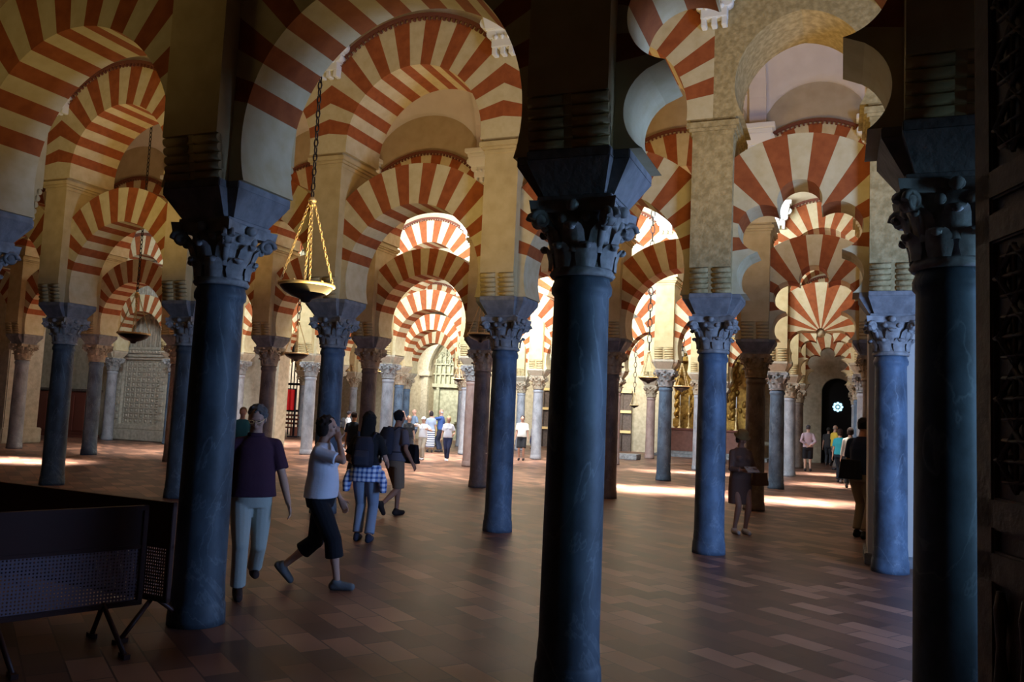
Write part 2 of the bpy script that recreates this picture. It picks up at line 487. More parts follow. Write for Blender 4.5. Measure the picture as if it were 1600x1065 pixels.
def spandrel(bm, cx, zc, ro, L, top=Z_WALL, mi=0):
    n = 26; prev = None
    for k in range(n + 1):
        x = -L + 2 * L * k / n
        z = zc + sqrt(max(0, ro * ro - x * x)) if abs(x) < ro else zc
        q = [bm.verts.new((cx + x, y, zz)) for y, zz in ((-T_UP / 2, z), (-T_UP / 2, top), (T_UP / 2, top), (T_UP / 2, z))]
        if prev:
            for i in range(4):
                f = bm.faces.new((prev[i], q[i], q[(i + 1) % 4], prev[(i + 1) % 4])); f.material_index = mi
        else: bm.faces.new(q).material_index = mi
        prev = q
    bm.faces.new(prev).material_index = mi
def bracket_mesh():
    """white plaster console: stepped cap, scroll and a pendant with a notched foot; hangs on the y<0 face"""
    bm = bmesh.new()
    box(bm, -.34, .34, -.34, 0, .62, .72, bev=.01)
    box(bm, -.29, .29, -.28, 0, .54, .62, bev=.01)
    box(bm, -.25, .25, -.22, 0, .34, .54, top=(-.28, .28, -.27, 0), bev=.01)
    for s in (-1, 1):
        tube(bm, [(s * .25, -.22, .45), (s * .25, -.02, .45)], .085, 10)
        tube(bm, [(s * .17, -.17, .30), (s * .17, -.02, .30)], .075, 10)
    box(bm, -.17, .17, -.15, 0, .10, .36, bev=.01)
    for x in (-.13, 0, .13): box(bm, x - .035, x + .035, -.13, 0, 0, .12, bev=.008)
    for k in range(3): ball(bm, (-.1 + .1 * k, -.16, .24), .035, 8)
    return mesh_of('wall_bracket', bm, M['gypsum'])

ME['low'] = low_arch(); ME['lob'] = low_arch_lobed()
ME['fan'] = fan_arch(); ME['up'] = up_arch(); ME['up_band'] = band(ZU_C, RU_O, S / 2, 0)
ME['upn'] = up_arch_narrow([M['white'], M['red']]); ME['upn_stone'] = up_arch_narrow([M['ochre'], M['ochre']], stone=True)
ME['upn_band'] = band(NU_Z, NU_O, S2 / 2, 0)
ME['bracket'] = bracket_mesh()

ORD = ['first', 'second', 'third', 'fourth', 'fifth', 'sixth', 'seventh', 'eighth', 'ninth', 'tenth', 'eleventh', 'twelfth']
ROWN = {1: 'nearest arcade', 2: 'second arcade', 3: 'third arcade', 4: 'fourth arcade', 5: 'fifth arcade', 6: 'sixth arcade'}
ROWS = {1: (-2, 1), 2: (-5, 1), 3: (-8, 1), 4: (-8, 1), 5: (-8, 1), 6: (-8, 1)}
SKIP = {(4, -8), }
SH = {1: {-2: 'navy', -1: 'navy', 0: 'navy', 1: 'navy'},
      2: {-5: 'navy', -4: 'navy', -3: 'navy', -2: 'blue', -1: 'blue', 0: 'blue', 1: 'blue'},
      3: {-8: 'grey', -7: 'grey', -6: 'blue', -5: 'brown', -4: 'brown', -3: 'brown', -2: 'brown', -1: 'brown', 0: 'brown', 1: 'brown'},
      4: {-3: 'rose', -1: 'blue', -5: 'grey', 0: 'blue', -4: 'grey'}, 5: {0: 'grey', -4: 'grey', -2: 'rose'}, 6: {-2: 'rose', 0: 'brown'}}
SHN = {'blue': 'blue-grey marble', 'navy': 'shaded blue-grey marble', 'grey': 'pale grey marble', 'brown': 'dark brown marble', 'rose': 'rose-brown marble'}
SPECIAL = {(1, -1): 'foreground shaded marble column at left, beside the man in the maroon shirt',
           (1, 0): 'widest foreground column standing just right of the middle of the view',
           (1, 1): 'foreground blue-lit column next to the carved wooden screen at right',
           (2, 0): 'blue-lit marble column beside the woman in the brown hat',
           (2, 1): 'grey marble column standing in front of the pale chapel wall end at right',
           (3, -2): 'dark brown column close behind the left side of the blue-lit one at centre'}
brk = []
for i, (ja, jb) in ROWS.items():
    js = [j for j in range(ja, jb + 1)]
    spb = bmesh.new()
    for k, j in enumerate(js):
        p = P(i, j)
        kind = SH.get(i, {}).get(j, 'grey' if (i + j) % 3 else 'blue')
        who = f'{ORD[k]} from left in the {ROWN[i]}'
        lab = SPECIAL.get((i, j)) or f'{SHN[kind]} column with leafy capital, {who}'
        ang = RZ
        t = thing('column', lab, 'column', p, ang, f'columns of the {ROWN[i]}')
        tan = (i == 3 or i >= 5)
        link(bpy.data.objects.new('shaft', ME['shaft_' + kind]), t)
        link(bpy.data.objects.new('capital', ME['cap2' if tan else 'cap']), t)
        link(bpy.data.objects.new('impost_block', ME['impc' if i >= 4 else 'imp']), t)
        oc = 'ochre' if (i, j) in ((2, 0), (2, 1)) else 'cream'
        t2 = thing('pilaster', f'{"ochre stone" if oc == "ochre" else "cream"} pilaster with stacked rolls at its foot, {who}', 'pilaster', p, ang, f'pilasters of the {ROWN[i]}')
        link(bpy.data.objects.new('pilaster_body', ME['pil_front'] if i == 1 else ME['pil_' + oc]), t2)
        link(bpy.data.objects.new('roll_corbel', ME['rollf_' + oc]), t2)
        link(bpy.data.objects.new('roll_corbel', ME['rollb_' + oc]), t2)
        if i > 1: link(bpy.data.objects.new('cornice', ME['corn_' + oc]), t2)
        if i > 1 and i < 6:
            b = link(bpy.data.objects.new('wall_bracket', ME['bracket']))
            b.location = p - n_ * (T_UP / 2) + Vector((0, 0, 6.80)); b.rotation_euler = (0, 0, ang)
            tag(b, f'white plaster console high above {ORD[k]} column from left, {ROWN[i]}', 'bracket', f'plaster consoles of the {ROWN[i]}')
        if j == jb: continue
        narrow = (j == 0)
        mid = O + r_ * ((alongx(j) + alongx(j + 1)) / 2) + n_ * W * (i - 1)
        pair = f'right of {ORD[k]} column from left, {ROWN[i]}'
        a = link(bpy.data.objects.new('lobed_arch' if narrow else 'horseshoe_arch', ME[('fan' if i == 4 else 'lob') if narrow else 'low']))
        a.location = mid; a.rotation_euler = (0, 0, ang)
        tag(a, ('red and cream striped lobed arch ' if narrow else 'lower red and cream horseshoe arch ') + pair, 'arch', f'lower arches of the {ROWN[i]}')
        if i > 1:
            stone = narrow and i == 2
            u = thing('upper_arch', ('upper pointed ochre stone arch ' if stone else 'upper red and cream round arch ') + pair, 'arch', mid, ang, f'upper arches of the {ROWN[i]}')
            link(bpy.data.objects.new('voussoirs', ME['upn_stone'] if stone else ME['upn' if narrow else 'up']), u)
            if not stone: link(bpy.data.objects.new('toothed_moulding', ME['upn_band' if narrow else 'up_band']), u)
            cx = (alongx(j) + alongx(j + 1)) / 2
            if narrow: spandrel(spb, cx, NU_Z, NU_O, S2 / 2, mi=1 if stone else 0)
            else: spandrel(spb, cx, ZU_C, RU_O, S / 2)
    if i > 1:
        struct(f'wall_arcade_{i}', spb, [M['lunette'], M['ochre']], G(0, W * (i - 1)), RZ, label=f'plain plaster wall above the arches of the {ROWN[i]}')
    else:
        spb.free(); b = bmesh.new(); box(b, alongx(ja) - .3, 12, -.45, .45, 7.2, Z_WALL)
        struct('wall_arcade_1', b, M['lunette'], G(0, 0), RZ)

# ------------------------------------------------------------------ plaster vaults between the arcades
def vault(b0, b1, a0, a1, name):
    bm = bmesh.new(); hw = (b1 - b0) / 2; zb = 7.45; rise = 2.3
    js = range(-10, 4); cs = [((alongx(j) + alongx(j + 1)) / 2, (alongx(j + 1) - alongx(j)) / 2) for j in js]
    na = int((a1 - a0) / .14); nb = 22; grid = []
    for ia in range(na + 1):
        a = a0 + (a1 - a0) * ia / na; row = []
        lz = -1
        for cx, h in cs:
            u = (a - cx) / (h * .94)
            if abs(u) < 1: lz = zb - .1 + (1.15 if h > 1.2 else 1.0) * sqrt(1 - u * u)
        for ib in range(nb + 1):
            y = -hw + 2 * hw * (.5 - .5 * cos(pi * ib / nb))
            z = zb + rise * sqrt(max(0, 1 - (y / hw) ** 2))
            row.append(bm.verts.new((a, b0 + hw + y, max(z, lz))))
        grid.append(row)
    for A, B in zip(grid, grid[1:]):
        for q in range(nb):
            f = bm.faces.new((A[q], A[q + 1], B[q + 1], B[q])); f.smooth = True
    # ribs that rise from the consoles
    for j in range(-9, 3):
        a = alongx(j); prev = None
        for ib in range(21):
            t = pi * ib / 20; y = -hw * cos(t); z = zb + rise * sin(t) - .06
            q = [bm.verts.new((a + dx, b0 + hw + y * k, z2)) for dx, k, z2 in ((-.16, .97, z - .02), (.16, .97, z - .02), (.16, 1., z + .08), (-.16, 1., z + .08))]
            if prev:
                for k in range(4): bm.faces.new((prev[k], q[k], q[(k + 1) % 4], prev[(k + 1) % 4]))
            prev = q
    o = struct(name, bm, M['vault'], G(0, 0), RZ, label='pale plaster vault with lunettes over the nave')
    return o
H2 = T_UP / 2
for i in range(1, 6):
    vault(W * (i - 1) + H2, W * i - H2, -30, 5.5, 'ceiling' if i == 1 else f'ceiling_{i}')
bm = bmesh.new(); box(bm, -30, 12, -14, -H2 + .05, 7.9, 8.1)
struct('ceiling_near', bm, M['wood'], G(0, 0), RZ)
exec_after = []

# ------------------------------------------------------------------ outer walls
def arch_outline(x0, x1, z0, zs, rise, n=16):
    """opening outline (pointed when rise > half width) listed left foot -> apex -> right foot"""
    h = (x1 - x0) / 2; cx = (x0 + x1) / 2; pts = [(x0, z0)]
    R = (h * h + rise * rise) / (2 * h)
    am = math.asin(min(1, rise / R)) if rise >= h else pi / 2
    if rise >= h:
        am = atan2(rise, R - h)
        for k in range(n + 1): a = am * k / n; pts.append((x0 + R - R * cos(a), zs + R * sin(a)))
        for k in range(n - 1, -1, -1): a = am * k / n; pts.append((x1 - R + R * cos(a), zs + R * sin(a)))
    else:
        for k in range(2 * n + 1): a = pi * k / (2 * n); pts.append((cx - h * cos(a), zs + rise * sin(a)))
    pts.append((x1, z0)); return pts
def wall_with_openings(bm, a0, a1, y0, y1, top, ops, mi=0):
    """solid wall pieces beside and above each opening; ops sorted, feet on z=0"""
    x = a0
    for o in ops:
        box(bm, x, o[0][0], y0, y1, 0, top); pts = sorted(o[1:-1])
        pts = [p for k, p in enumerate(pts) if k == 0 or p[0] - pts[k - 1][0] > 1e-5]
        for (xa, za), (xb, zb) in zip(pts, pts[1:]):
            v = [bm.verts.new(c) for c in ((xa, y0, za), (xb, y0, zb), (xb, y0, top), (xa, y0, top), (xa, y1, za), (xb, y1, zb), (xb, y1, top), (xa, y1, top))]
            for f in ((0, 1, 2, 3), (5, 4, 7, 6), (0, 4, 5, 1), (3, 2, 6, 7)): bm.faces.new([v[i] for i in f])
        x = o[-1][0]
    box(bm, x, a1, y0, y1, 0, top)
BF = W * 6
def A_at(x, y, b): return onrow(x, y, b)
A0g, _ = onrow(671, 600, BF); A1g, _ = onrow(722, 600, BF)
D0, _ = onrow(1283, 680, BF); D1, _ = onrow(1332, 680, BF)
_, zg = onrow(690, 528, BF); _, zs_g = onrow(690, 580, BF); _, zd = onrow(1308, 590, BF)
N0, _ = onrow(428, 640, BF); N1, _ = onrow(470, 640, BF)
bm = bmesh.new()
wall_with_openings(bm, -34, 12, BF, BF + .8, 10.5, [
    arch_outline(N0, N1, 0, 3.3, (N1 - N0) / 2 * .99),
    arch_outline(A0g, A1g, 0, zs_g, zg - zs_g),
    arch_outline(D0, D1, 0, zd - (D1 - D0) * .5, (D1 - D0) * .499)])
struct('wall_far', bm, M['wallstone'], G(0, 0), RZ)
bm = bmesh.new(); box(bm, -34.6, -30, -14, BF + 12, 0, 10.5)
struct('wall_left', bm, M['wallstone'], G(0, 0), RZ)
bm = bmesh.new(); box(bm, 11.5, 12, 6, BF + 1, 0, 10.5)
struct('wall_right', bm, M['wallstone'], G(0, 0), RZ)
bm = bmesh.new(); box(bm, -34, 12, BF + 11, BF + 11.5, 0, 10.5)
struct('wall_back', bm, M['wallstone'], G(0, 0), RZ)
bm = bmesh.new(); box(bm, -34, 12, BF - .2, BF + 11.5, 10.4, 10.6)
box(bm, -34, 12, W * 5 - .2, BF + .4, 9.9, 10.1)
struct('ceiling_back', bm, M['vault'], G(0, 0), RZ)
bm = bmesh.new(); box(bm, -20, 12, -14.2, -13.8, 0, 8)
struct('wall_entrance', bm, M['wallstone'], G(0, 0), RZ)
# gothic archway: stepped jambs, capitals, recess with blind tracery
g = thing('gothic_archway', 'tall pointed stone archway with a carved recess at the far end of the central aisle', 'archway', G((A0g + A1g) / 2, BF), RZ)
hw = (A1g - A0g) / 2
bm = bmesh.new()
for e, yy in ((0, -.22), (.22, -.10)):
    o1 = arch_outline(-hw - e, hw + e, 0, zs_g, zg - zs_g + e * 1.3); o2 = arch_outline(-hw - e - .24, hw + e + .24, 0, zs_g, zg - zs_g + e * 1.3 + .3)
    n = len(o1)
    A = [[bm.verts.new((x, y, z)) for x, z in oo] for oo, y in ((o1, yy), (o2, yy), (o2, .0), (o1, .3))]
    for k in range(n - 1):
        for q in range(4): bm.faces.new((A[q][k], A[q][k + 1], A[(q + 1) % 4][k + 1], A[(q + 1) % 4][k]))
obj('archivolt', bm, M['carved'], g)
bm = bmesh.new()
for s in (-1, 1): box(bm, s * (hw + .2) - .32, s * (hw + .2) + .32, -.34, .05, zs_g - .3, zs_g, bev=.04)
obj('impost_band', bm, M['carved'], g)
bm = bmesh.new(); box(bm, -hw - .1, hw + .1, .60, .68, 0, zg)
obj('recess_wall', bm, M['greenstone'], g)
bm = bmesh.new()
box(bm, -hw, hw, .35, .60, 2.9, 3.1)
nn = 7
for k in range(nn):
    x = -hw + (k + .5) * 2 * hw / nn
    box(bm, x - .03, x + .03, .42, .60, 3.05, zg - .3 - abs(x) * 1.0)
    for z in (4.35, 4.75): tube(bm, [(x + .12 * cos(t * pi / 6), .50, z + .13 * sin(t * pi / 6)) for t in range(12)], .025, 5, closed=True)
for z in (3.6, 4.15): box(bm, -hw, hw, .42, .60, z, z + .08)
box(bm, -.5, .5, .35, .60, .9, 1.0); box(bm, -.75, -.6, .4, .60, 0, 2.95); box(bm, .6, .75, .4, .60, 0, 2.95)
obj('blind_tracery', bm, M['greenstone'], g)
# door of the far chapel with rosette window
d = thing('door_dark', None, None, G((D0 + D1) / 2, BF), RZ); d.name = 'door_1'; d['kind'] = 'structure'
hd = (D1 - D0) / 2
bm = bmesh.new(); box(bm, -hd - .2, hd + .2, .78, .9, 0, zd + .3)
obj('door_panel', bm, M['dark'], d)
bm = bmesh.new()
ar, zr = onrow(1309, 635, BF); ar -= (D0 + D1) / 2
for k in range(8):
    a = pi / 4 * k; ball(bm, (ar + .17 * cos(a), .74, zr + .17 * sin(a)), .065, 8, (1, .3, 1))
ball(bm, (ar, .74, zr), .07, 8, (1, .3, 1))
obj('rosette_window', bm, M['rosette'], d)
bm = bmesh.new(); tube(bm, [(ar + .25 * cos(k * pi / 12), .74, zr + .25 * sin(k * pi / 12)) for k in range(24)], .02, 6, closed=True)
obj('rosette_ring', bm, M['blackmetal'], d)

# pale chapel wall end behind the right-hand column
aw, _ = onrow(1357, 700, W + .42)
bm = bmesh.new(); box(bm, aw, 9, W + .42, W + 1.3, 0, 3.0)
struct('wall_chapel', bm, M['chapelwall'], G(0, 0), RZ, label='pale painted wall end behind the right-hand grey column')
bm = bmesh.new(); box(bm, aw - .04, 9, W + .38, W + 1.34, 0, .14, bev=.01)
struct('baseboard_chapel', bm, M['impost'], G(0, 0), RZ)

# carved stone screen wall at left, just behind the fourth arcade
BG = W * 3 + .75
aL, _ = onrow(-160, 640, BG); g0, _ = onrow(180, 640, BG); g1, _ = onrow(258, 640, BG); aR, _ = onrow(428, 640, BG)
bm = bmesh.new(); box(bm, aL, aR, BG + .12, BG + .7, 0, 7.2)
struct('wall_gothic', bm, M['wallstone'], G(0, 0), RZ)
bm = bmesh.new(); box(bm, aL, aR, BG - .06, BG + .3, 4.6, 4.75, bev=.02); box(bm, aL, aR, BG, BG + .3, 4.42, 4.6)
struct('trim_gothic', bm, M['carved'], G(0, 0), RZ)
t = thing('carved_stone_screen', 'tall carved stone screen with fluted window tracery above a coffered panel, at left', 'stone screen', G((g0 + g1) / 2, BG), RZ)
w = (g1 - g0) / 2
bm = bmesh.new(); box(bm, -w - .25, w + .25, -.2, .15, 0, .42, bev=.03); box(bm, -w - .15, w + .15, -.14, .15, .42, .6, bev=.02)
obj('plinth', bm, M['carved'], t)
bm = bmesh.new(); box(bm, -w * .72, w, 0, .13, .6, 3.05)
nx, nz = 8, 12; x0 = -w * .66; dx = (w * .94 - x0) / nx; dz = 2.35 / nz
for a in range(nx):
    for b in range(nz):
        cx, cz = x0 + (a + .5) * dx, .65 + (b + .5) * dz
        box(bm, cx - dx * .46, cx + dx * .46, -.03, 0, cz + dz * .38, cz + dz * .46)
        box(bm, cx - dx * .46, cx - dx * .34, -.03, 0, cz - dz * .46, cz + dz * .38)
        ball(bm, (cx + .02, -.01, cz - .01), min(dx, dz) * .26, 6, (1, .5, 1))
obj('coffered_panel', bm, M['carved'], t)
for s in (-1, 1):
    bm = bmesh.new(); xx = -w * .86 if s < 0 else w * .9
    box(bm, xx - w * .13, xx + w * .13, -.1, .13, .6, 4.55, bev=.01)
    for b in range(9): box(bm, xx - w * .06, xx + w * .06, -.13, -.1, .8 + b * .27, .95 + b * .27, bev=.01)
    obj('side_pilaster', bm, M['carved'], t)
bm = bmesh.new()
for z, e in ((3.05, .04), (3.15, .1), (3.28, .14), (3.42, .06)): box(bm, -w * .72 - e * .5, w + e, -e - .04, .13, z, z + .12, bev=.015)
for k in range(14): ball(bm, (-w * .7 + k * w * 1.7 / 13, -.17, 3.36), .05, 6)
obj('carved_cornice', bm, M['carved'], t)
bm = bmesh.new()
for k in range(9):
    x = -w * .72 + (k + .5) * 1.72 * w / 9
    zt = 6.9 - 1.3 * ((x - w * .14) / (w * .86)) ** 2
    tube(bm, [(x, -.02, 3.55), (x, -.02, zt)], .055, 6)
    tube(bm, [(x + .1 + .09 * cos(q * pi / 6), 0, 5.1 + .12 * sin(q * pi / 6)) for q in range(12)], .025, 5, closed=True)
box(bm, -w * .75, w, 0, .12, 3.5, 5.9)
obj('window_tracery', bm, M['carved'], t)

# big stone pier at the left frame edge
ap, _ = onrow(-12, 640, W * 2 + 1.2)
bm = bmesh.new(); box(bm, ap - 3, ap + .55, W * 2 + 1.2, W * 2 + 2.4, 0, 7.2, bev=.03)
box(bm, ap - 3.1, ap + .65, W * 2 + 1.1, W * 2 + 2.5, 0, .5, bev=.03)
struct('wall_pier_left', bm, M['wallstone'], G(0, 0), RZ)

# wooden confessional-like benches at left, between the columns
for (xa, xb, hh, dd, lab) in ((52, 92, 1.15, .6, 'dark red-brown wooden cabinet, left one of the two against the far left wall'), (96, 133, 1.15, .6, 'dark red-brown wooden cabinet, right one of the two against the far left wall')):
    b = W * 3 + .1
    x0, _ = onrow(xa, 660, b); x1, _ = onrow(xb, 660, b)
    t = thing('wooden_cabinet', lab, 'cabinet', G((x0 + x1) / 2, b), RZ, None)
    w = (x1 - x0) / 2
    bm = bmesh.new(); box(bm, -w, w, 0, .6, .12, 1.75, bev=.02); box(bm, -w - .04, w + .04, -.04, .64, 0, .12)
    obj('body', bm, M['redwood'], t)
    bm = bmesh.new(); box(bm, -w - .06, w + .06, -.06, .66, 1.75, 1.85, bev=.02); obj('top_moulding', bm, M['wood'], t)
    for s in (-1, 1):
        bm = bmesh.new(); box(bm, min(0.03 * s, s * w * .9), max(.03 * s, s * w * .9), -.03, 0, .25, 1.6, bev=.008); obj('door', bm, M['redwood'], t)

# ------------------------------------------------------------------ golden altar at right of centre
BA = BF - 1.5
a0, _ = onrow(1048, 690, BA); a1, _ = onrow(1185, 690, BA); am = (a0 + a1) / 2; w = (a1 - a0) / 2
_, zt = onrow(1100, 500, BA)
t = thing('gilded_altarpiece', 'gilded altarpiece with twisted columns behind the blue-lit column right of centre', 'altarpiece', G(am, BA + .5), RZ)
bm = bmesh.new(); box(bm, -w, w, .3, .6, 1.2, 4.6); box(bm, -w * .7, w * .7, .3, .55, 4.6, 5.7, top=(-w * .4, w * .4, .3, .5))
obj('back_panel', bm, M['gold'], t)
for x in (-w * .92, -w * .38, w * .38, w * .92):
    bm = bmesh.new()
    pts = [(x + .06 * cos(k * .9), .06 * sin(k * .9), 1.75 + k * .058) for k in range(45)]
    tube(bm, pts, .10, 10)
    box(bm, x - .16, x + .16, -.16, .2, 1.35, 1.75, bev=.03); box(bm, x - .18, x + .18, -.18, .2, 4.3, 4.5, bev=.03)
    obj('twisted_column', bm, M['gold'], t)
bm = bmesh.new(); box(bm, -w - .1, w + .1, -.25, .35, 4.5, 4.72, bev=.04)
for k in range(16): ball(bm, (-w + k * 2 * w / 15, -.2, 4.8), .09, 8)
obj('entablature', bm, M['gold'], t)
bm = bmesh.new()
for k in range(60): ball(bm, (rnd(-w * .85, w * .85), .28, rnd(1.8, 4.2)), rnd(.06, .14), 6, (1, .6, 1.2))
obj('carved_foliage', bm, M['gold'], t)
t = thing('altar_table', 'dark red marble altar block carrying tall candlesticks', 'altar', G(am, BA - .2), RZ)
bm = bmesh.new(); box(bm, -w * .95, w * .95, -.35, .6, .25, 1.22, bev=.01); obj('altar_block', bm, M['redmarble'], t)
bm = bmesh.new(); box(bm, -w, w, -.42, .6, 1.22, 1.3, bev=.01); obj('table_slab', bm, M['redwood'], t)
bm = bmesh.new(); box(bm, -w - .5, w + .5, -1.1, .7, 0, .13, bev=.01); box(bm, -w - .2, w + .2, -.75, .65, .13, .25, bev=.01); obj('step', bm, M['impost'], t)
def candle_mesh():
    bm = bmesh.new()
    lathe(bm, [(.11, 0), (.11, .03), (.05, .07), (.03, .13), (.055, .2), (.025, .28), (.022, .62), (.05, .66), (.02, .70), (.018, .95), (.06, 1.0), (.06, 1.02), (.02, 1.03)], 14)
    return mesh_of('stick', bm, M['brass'])
def wax_mesh():
    bm = bmesh.new(); lathe(bm, [(.02, 1.03), (.02, 1.55)], 8); return mesh_of('candle', bm, M['gypsum'])
cm, wm = candle_mesh(), wax_mesh()
for k, px in enumerate((1062, 1076, 1092, 1150, 1166)):
    a, _ = onrow(px, 660, BA - .3)
    c = thing('candlestick', f'brass candlestick with white candle, {ORD[k]} from the left on the red marble altar', 'candlestick', G(a, BA - .3, 1.3), RZ, 'altar candlesticks')
    stk = link(bpy.data.objects.new('stick', cm), c); link(bpy.data.objects.new('candle', wm), stk)

# pale display plinth and iron grille seen further back left of the altar
p0, _ = onrow(962, 700, W * 5 - 1.5); p1, _ = onrow(1000, 700, W * 5 - 1.5)
bm = bmesh.new(); box(bm, p0, p1, W * 5 - 2.1, W * 5 - 1.3, 0, .22, bev=.02)
o = obj('low_plinth', bm, M['capital']); o.location = G(0, 0); o.rotation_euler = (0, 0, RZ)
tag(o, 'low pale stone platform on the floor left of the altar', 'platform')
# dark choir stalls / grille right of centre
c0, _ = onrow(842, 640, BF - .5); c1, _ = onrow(985, 640, BF - .5)
t = thing('timber_grille', 'dark timber grille with gilded rails on the far wall behind the centre column', 'grille', G((c0 + c1) / 2, BF - .35), RZ)
w = (c1 - c0) / 2
bm = bmesh.new(); box(bm, -w, w, .1, .25, 0, 3.0); obj('backing', bm, M['wood'], t)
bm = bmesh.new()
for z in (.9, 1.9, 2.9): box(bm, -w, w, -.02, .1, z, z + .13)
obj('rails', bm, M['brass'], t)
bm = bmesh.new()
for k in range(int(w * 2 / .35)): x = -w + .17 + k * .35; tube(bm, [(x, .04, 0), (x, .04, 3.0)], .03, 6)
obj('bars', bm, M['wood'], t)

# ------------------------------------------------------------------ bright side nave seen through the left opening
t = thing('red_banner', 'bright red cloth banner hanging from a black stand in the sunlit opening at left', 'banner')
ban = at_depth(450, 640, P(6, -6).y + 1); bx, by = ban.x, ban.y
t.location = (bx, by, 0)
z1 = at_depth(450, 608, by).z; z0 = at_depth(450, 640, by).z; wb = abs(at_depth(462, 625, by).x - at_depth(444, 625, by).x) / 2
bm = bmesh.new(); nseg = 12
top_ = []; 
for face in (0, .015):
    for k in range(nseg + 1):
        x = -wb + 2 * wb * k / nseg; y = .03 * sin(k * 1.3) + face
        top_.append((bm.verts.new((x, y, z1)), bm.verts.new((x, y, z0))))
for k in range(nseg):
    bm.faces.new((top_[k][0], top_[k + 1][0], top_[k + 1][1], top_[k][1])); q = k + nseg + 1
    bm.faces.new((top_[q][0], top_[q][1], top_[q + 1][1], top_[q + 1][0]))
obj('cloth', bm, M['redcloth'], t)
bm = bmesh.new(); tube(bm, [(wb + .05, 0, 0), (wb + .05, 0, z1 + .05)], .05, 8); tube(bm, [(-wb, 0, z1 + .03), (wb + .1, 0, z1 + .03)], .03, 6); box(bm, wb - .2, wb + .3, -.2, .2, 0, .06)
obj('stand', bm, M['blackmetal'], t)
t = thing('wooden_bench', 'brown wooden bench in the sunlit opening below the red banner', 'bench', (bx - .5, by + .9, 0), RZ)
bm = bmesh.new(); box(bm, -1, .8, -.25, .25, .42, .48, bev=.01); obj('seat', bm, M['redwood'], t)
bm = bmesh.new()
for z in (.6, .8, 1.0): box(bm, -1, .8, .22, .27, z, z + .1)
obj('backrest', bm, M['redwood'], t)
for x in (-.95, .7):
    bm = bmesh.new(); box(bm, x, x + .06, -.25, .27, 0, 1.1 if 0 else .42); obj('leg', bm, M['redwood'], t)
# iron choir grille behind it
bm = bmesh.new()
gp = at_depth(445, 560, by + 3.2)
for k in range(13):
    x = -1.3 + k * .2; tube(bm, [(x, 0, 0), (x, 0, 5.0)], .03, 6)
for z in (1.2, 2.6, 4.0, 4.9): box(bm, -1.4, 1.2, -.04, .04, z, z + .12)
o = obj('iron_grille', bm, M['blackmetal']); o.location = (gp.x, gp.y, 0); o.rotation_euler = (0, 0, RZ)
tag(o, 'tall black iron grille beyond the red banner', 'grille')

# ------------------------------------------------------------------ hanging lamps
def lamp(px, py, Y, wpx, top, label, links=True, hub=None):
    c = at_depth(px, py, Y); R = wpx / 2 * c.y / F_PX
    t = thing('hanging_lamp', label, 'hanging lamp', c, 0, 'dish lamps hanging on chains')
    k = R / .32
    bm = bmesh.new()
    lathe(bm, [(.02 * k, -.20 * k), (.05 * k, -.19 * k), (.07 * k, -.155 * k), (.17 * k, -.125 * k), (.26 * k, -.075 * k), (.31 * k, -.02 * k), (.31 * k, 0), (.28 * k, 0), (.22 * k, -.05 * k), (.02 * k, -.09 * k)], 36)
    dish = obj('dish', bm, M['darkmetal'], t)
    bm = bmesh.new()
    tube(bm, [(R * cos(a * pi / 24), R * sin(a * pi / 24), .010 * k) for a in range(48)], .020 * k, 8, closed=True)
    for a in range(6): ball(bm, (R * .99 * cos(a * pi / 3 + .3), R * .99 * sin(a * pi / 3 + .3), .03 * k), .018 * k, 8)
    obj('brass_rim', bm, M['brass'], dish)
    hz = hub or .86 * k
    bm = bmesh.new(); lathe(bm, [(.02 * k, hz - .07 * k), (.035 * k, hz - .045 * k), (.02 * k, hz - .02 * k), (.05 * k, hz - .01 * k), (.05 * k, hz + .01 * k), (.02 * k, hz + .05 * k)], 14)
    hubo = obj('hub', bm, M['brass'], t)
    def chain(bm, A, B, ln, wr):
        A, B = Vector(A), Vector(B); n = max(2, int((B - A).length / ln)); d = (B - A) / n; dn = d.normalized()
        u = dn.cross(Vector((.3, 1, .1))).normalized(); v = dn.cross(u)
        for q in range(n):
            c0 = A + d * (q + .5); e = u if q % 2 else v
            tube(bm, [c0 + dn * (ln * .62 * cos(w * pi / 4)) + e * (ln * .27 * sin(w * pi / 4)) for w in range(8)], wr, 4, closed=True)
    for a in range(4):
        an = a * pi / 2 + .35
        bm = bmesh.new(); chain(bm, (R * .97 * cos(an), R * .97 * sin(an), .02), (.025 * k * cos(an), .025 * k * sin(an), hz), .05 * k, .006 * k)
        obj('dish_chain', bm, M['brass'], hubo)
    bm = bmesh.new(); chain(bm, (0, 0, hz + .04), (0, 0, top - c.z), .085 if links else .2, .010 if links else .012)
    obj('hanging_chain', bm, M['chain'], t)
lamp(479, 447, 9.3, 84, 7.9, 'largest dark dish lamp with brass rim, hanging on a long chain left of centre', True, 1.0)
lamp(209, 522, 15.8, 47, 8.8, 'dish lamp with brass rim hanging at left in front of the carved stone screen')
lamp(463, 553, 20.5, 37, 9.4, 'dish lamp hanging below and beyond the largest lamp', False)
lamp(751, 523, 16.3, 40, 8.8, 'dish lamp hanging left of the blue-lit centre column capital', False)
lamp(1013, 590, 21., 30, 9.4, 'small dish lamp hanging at the right edge of the arch right of the centre column', False)
lamp(1065, 604, 26., 26, 9.2, 'small dish lamp hanging in front of the gilded altarpiece', False)
lamp(991, 633, 33., 14, 9.2, 'tiny dish lamp seen between the columns above the pale platform', False)
lamp(598, 581, 30., 16, 9.2, 'tiny dish lamp hanging beside the pale capitals left of the gothic archway', False)
lamp(716, 592, 30., 16, 9.2, 'tiny dish lamp hanging right of the gothic archway', False)

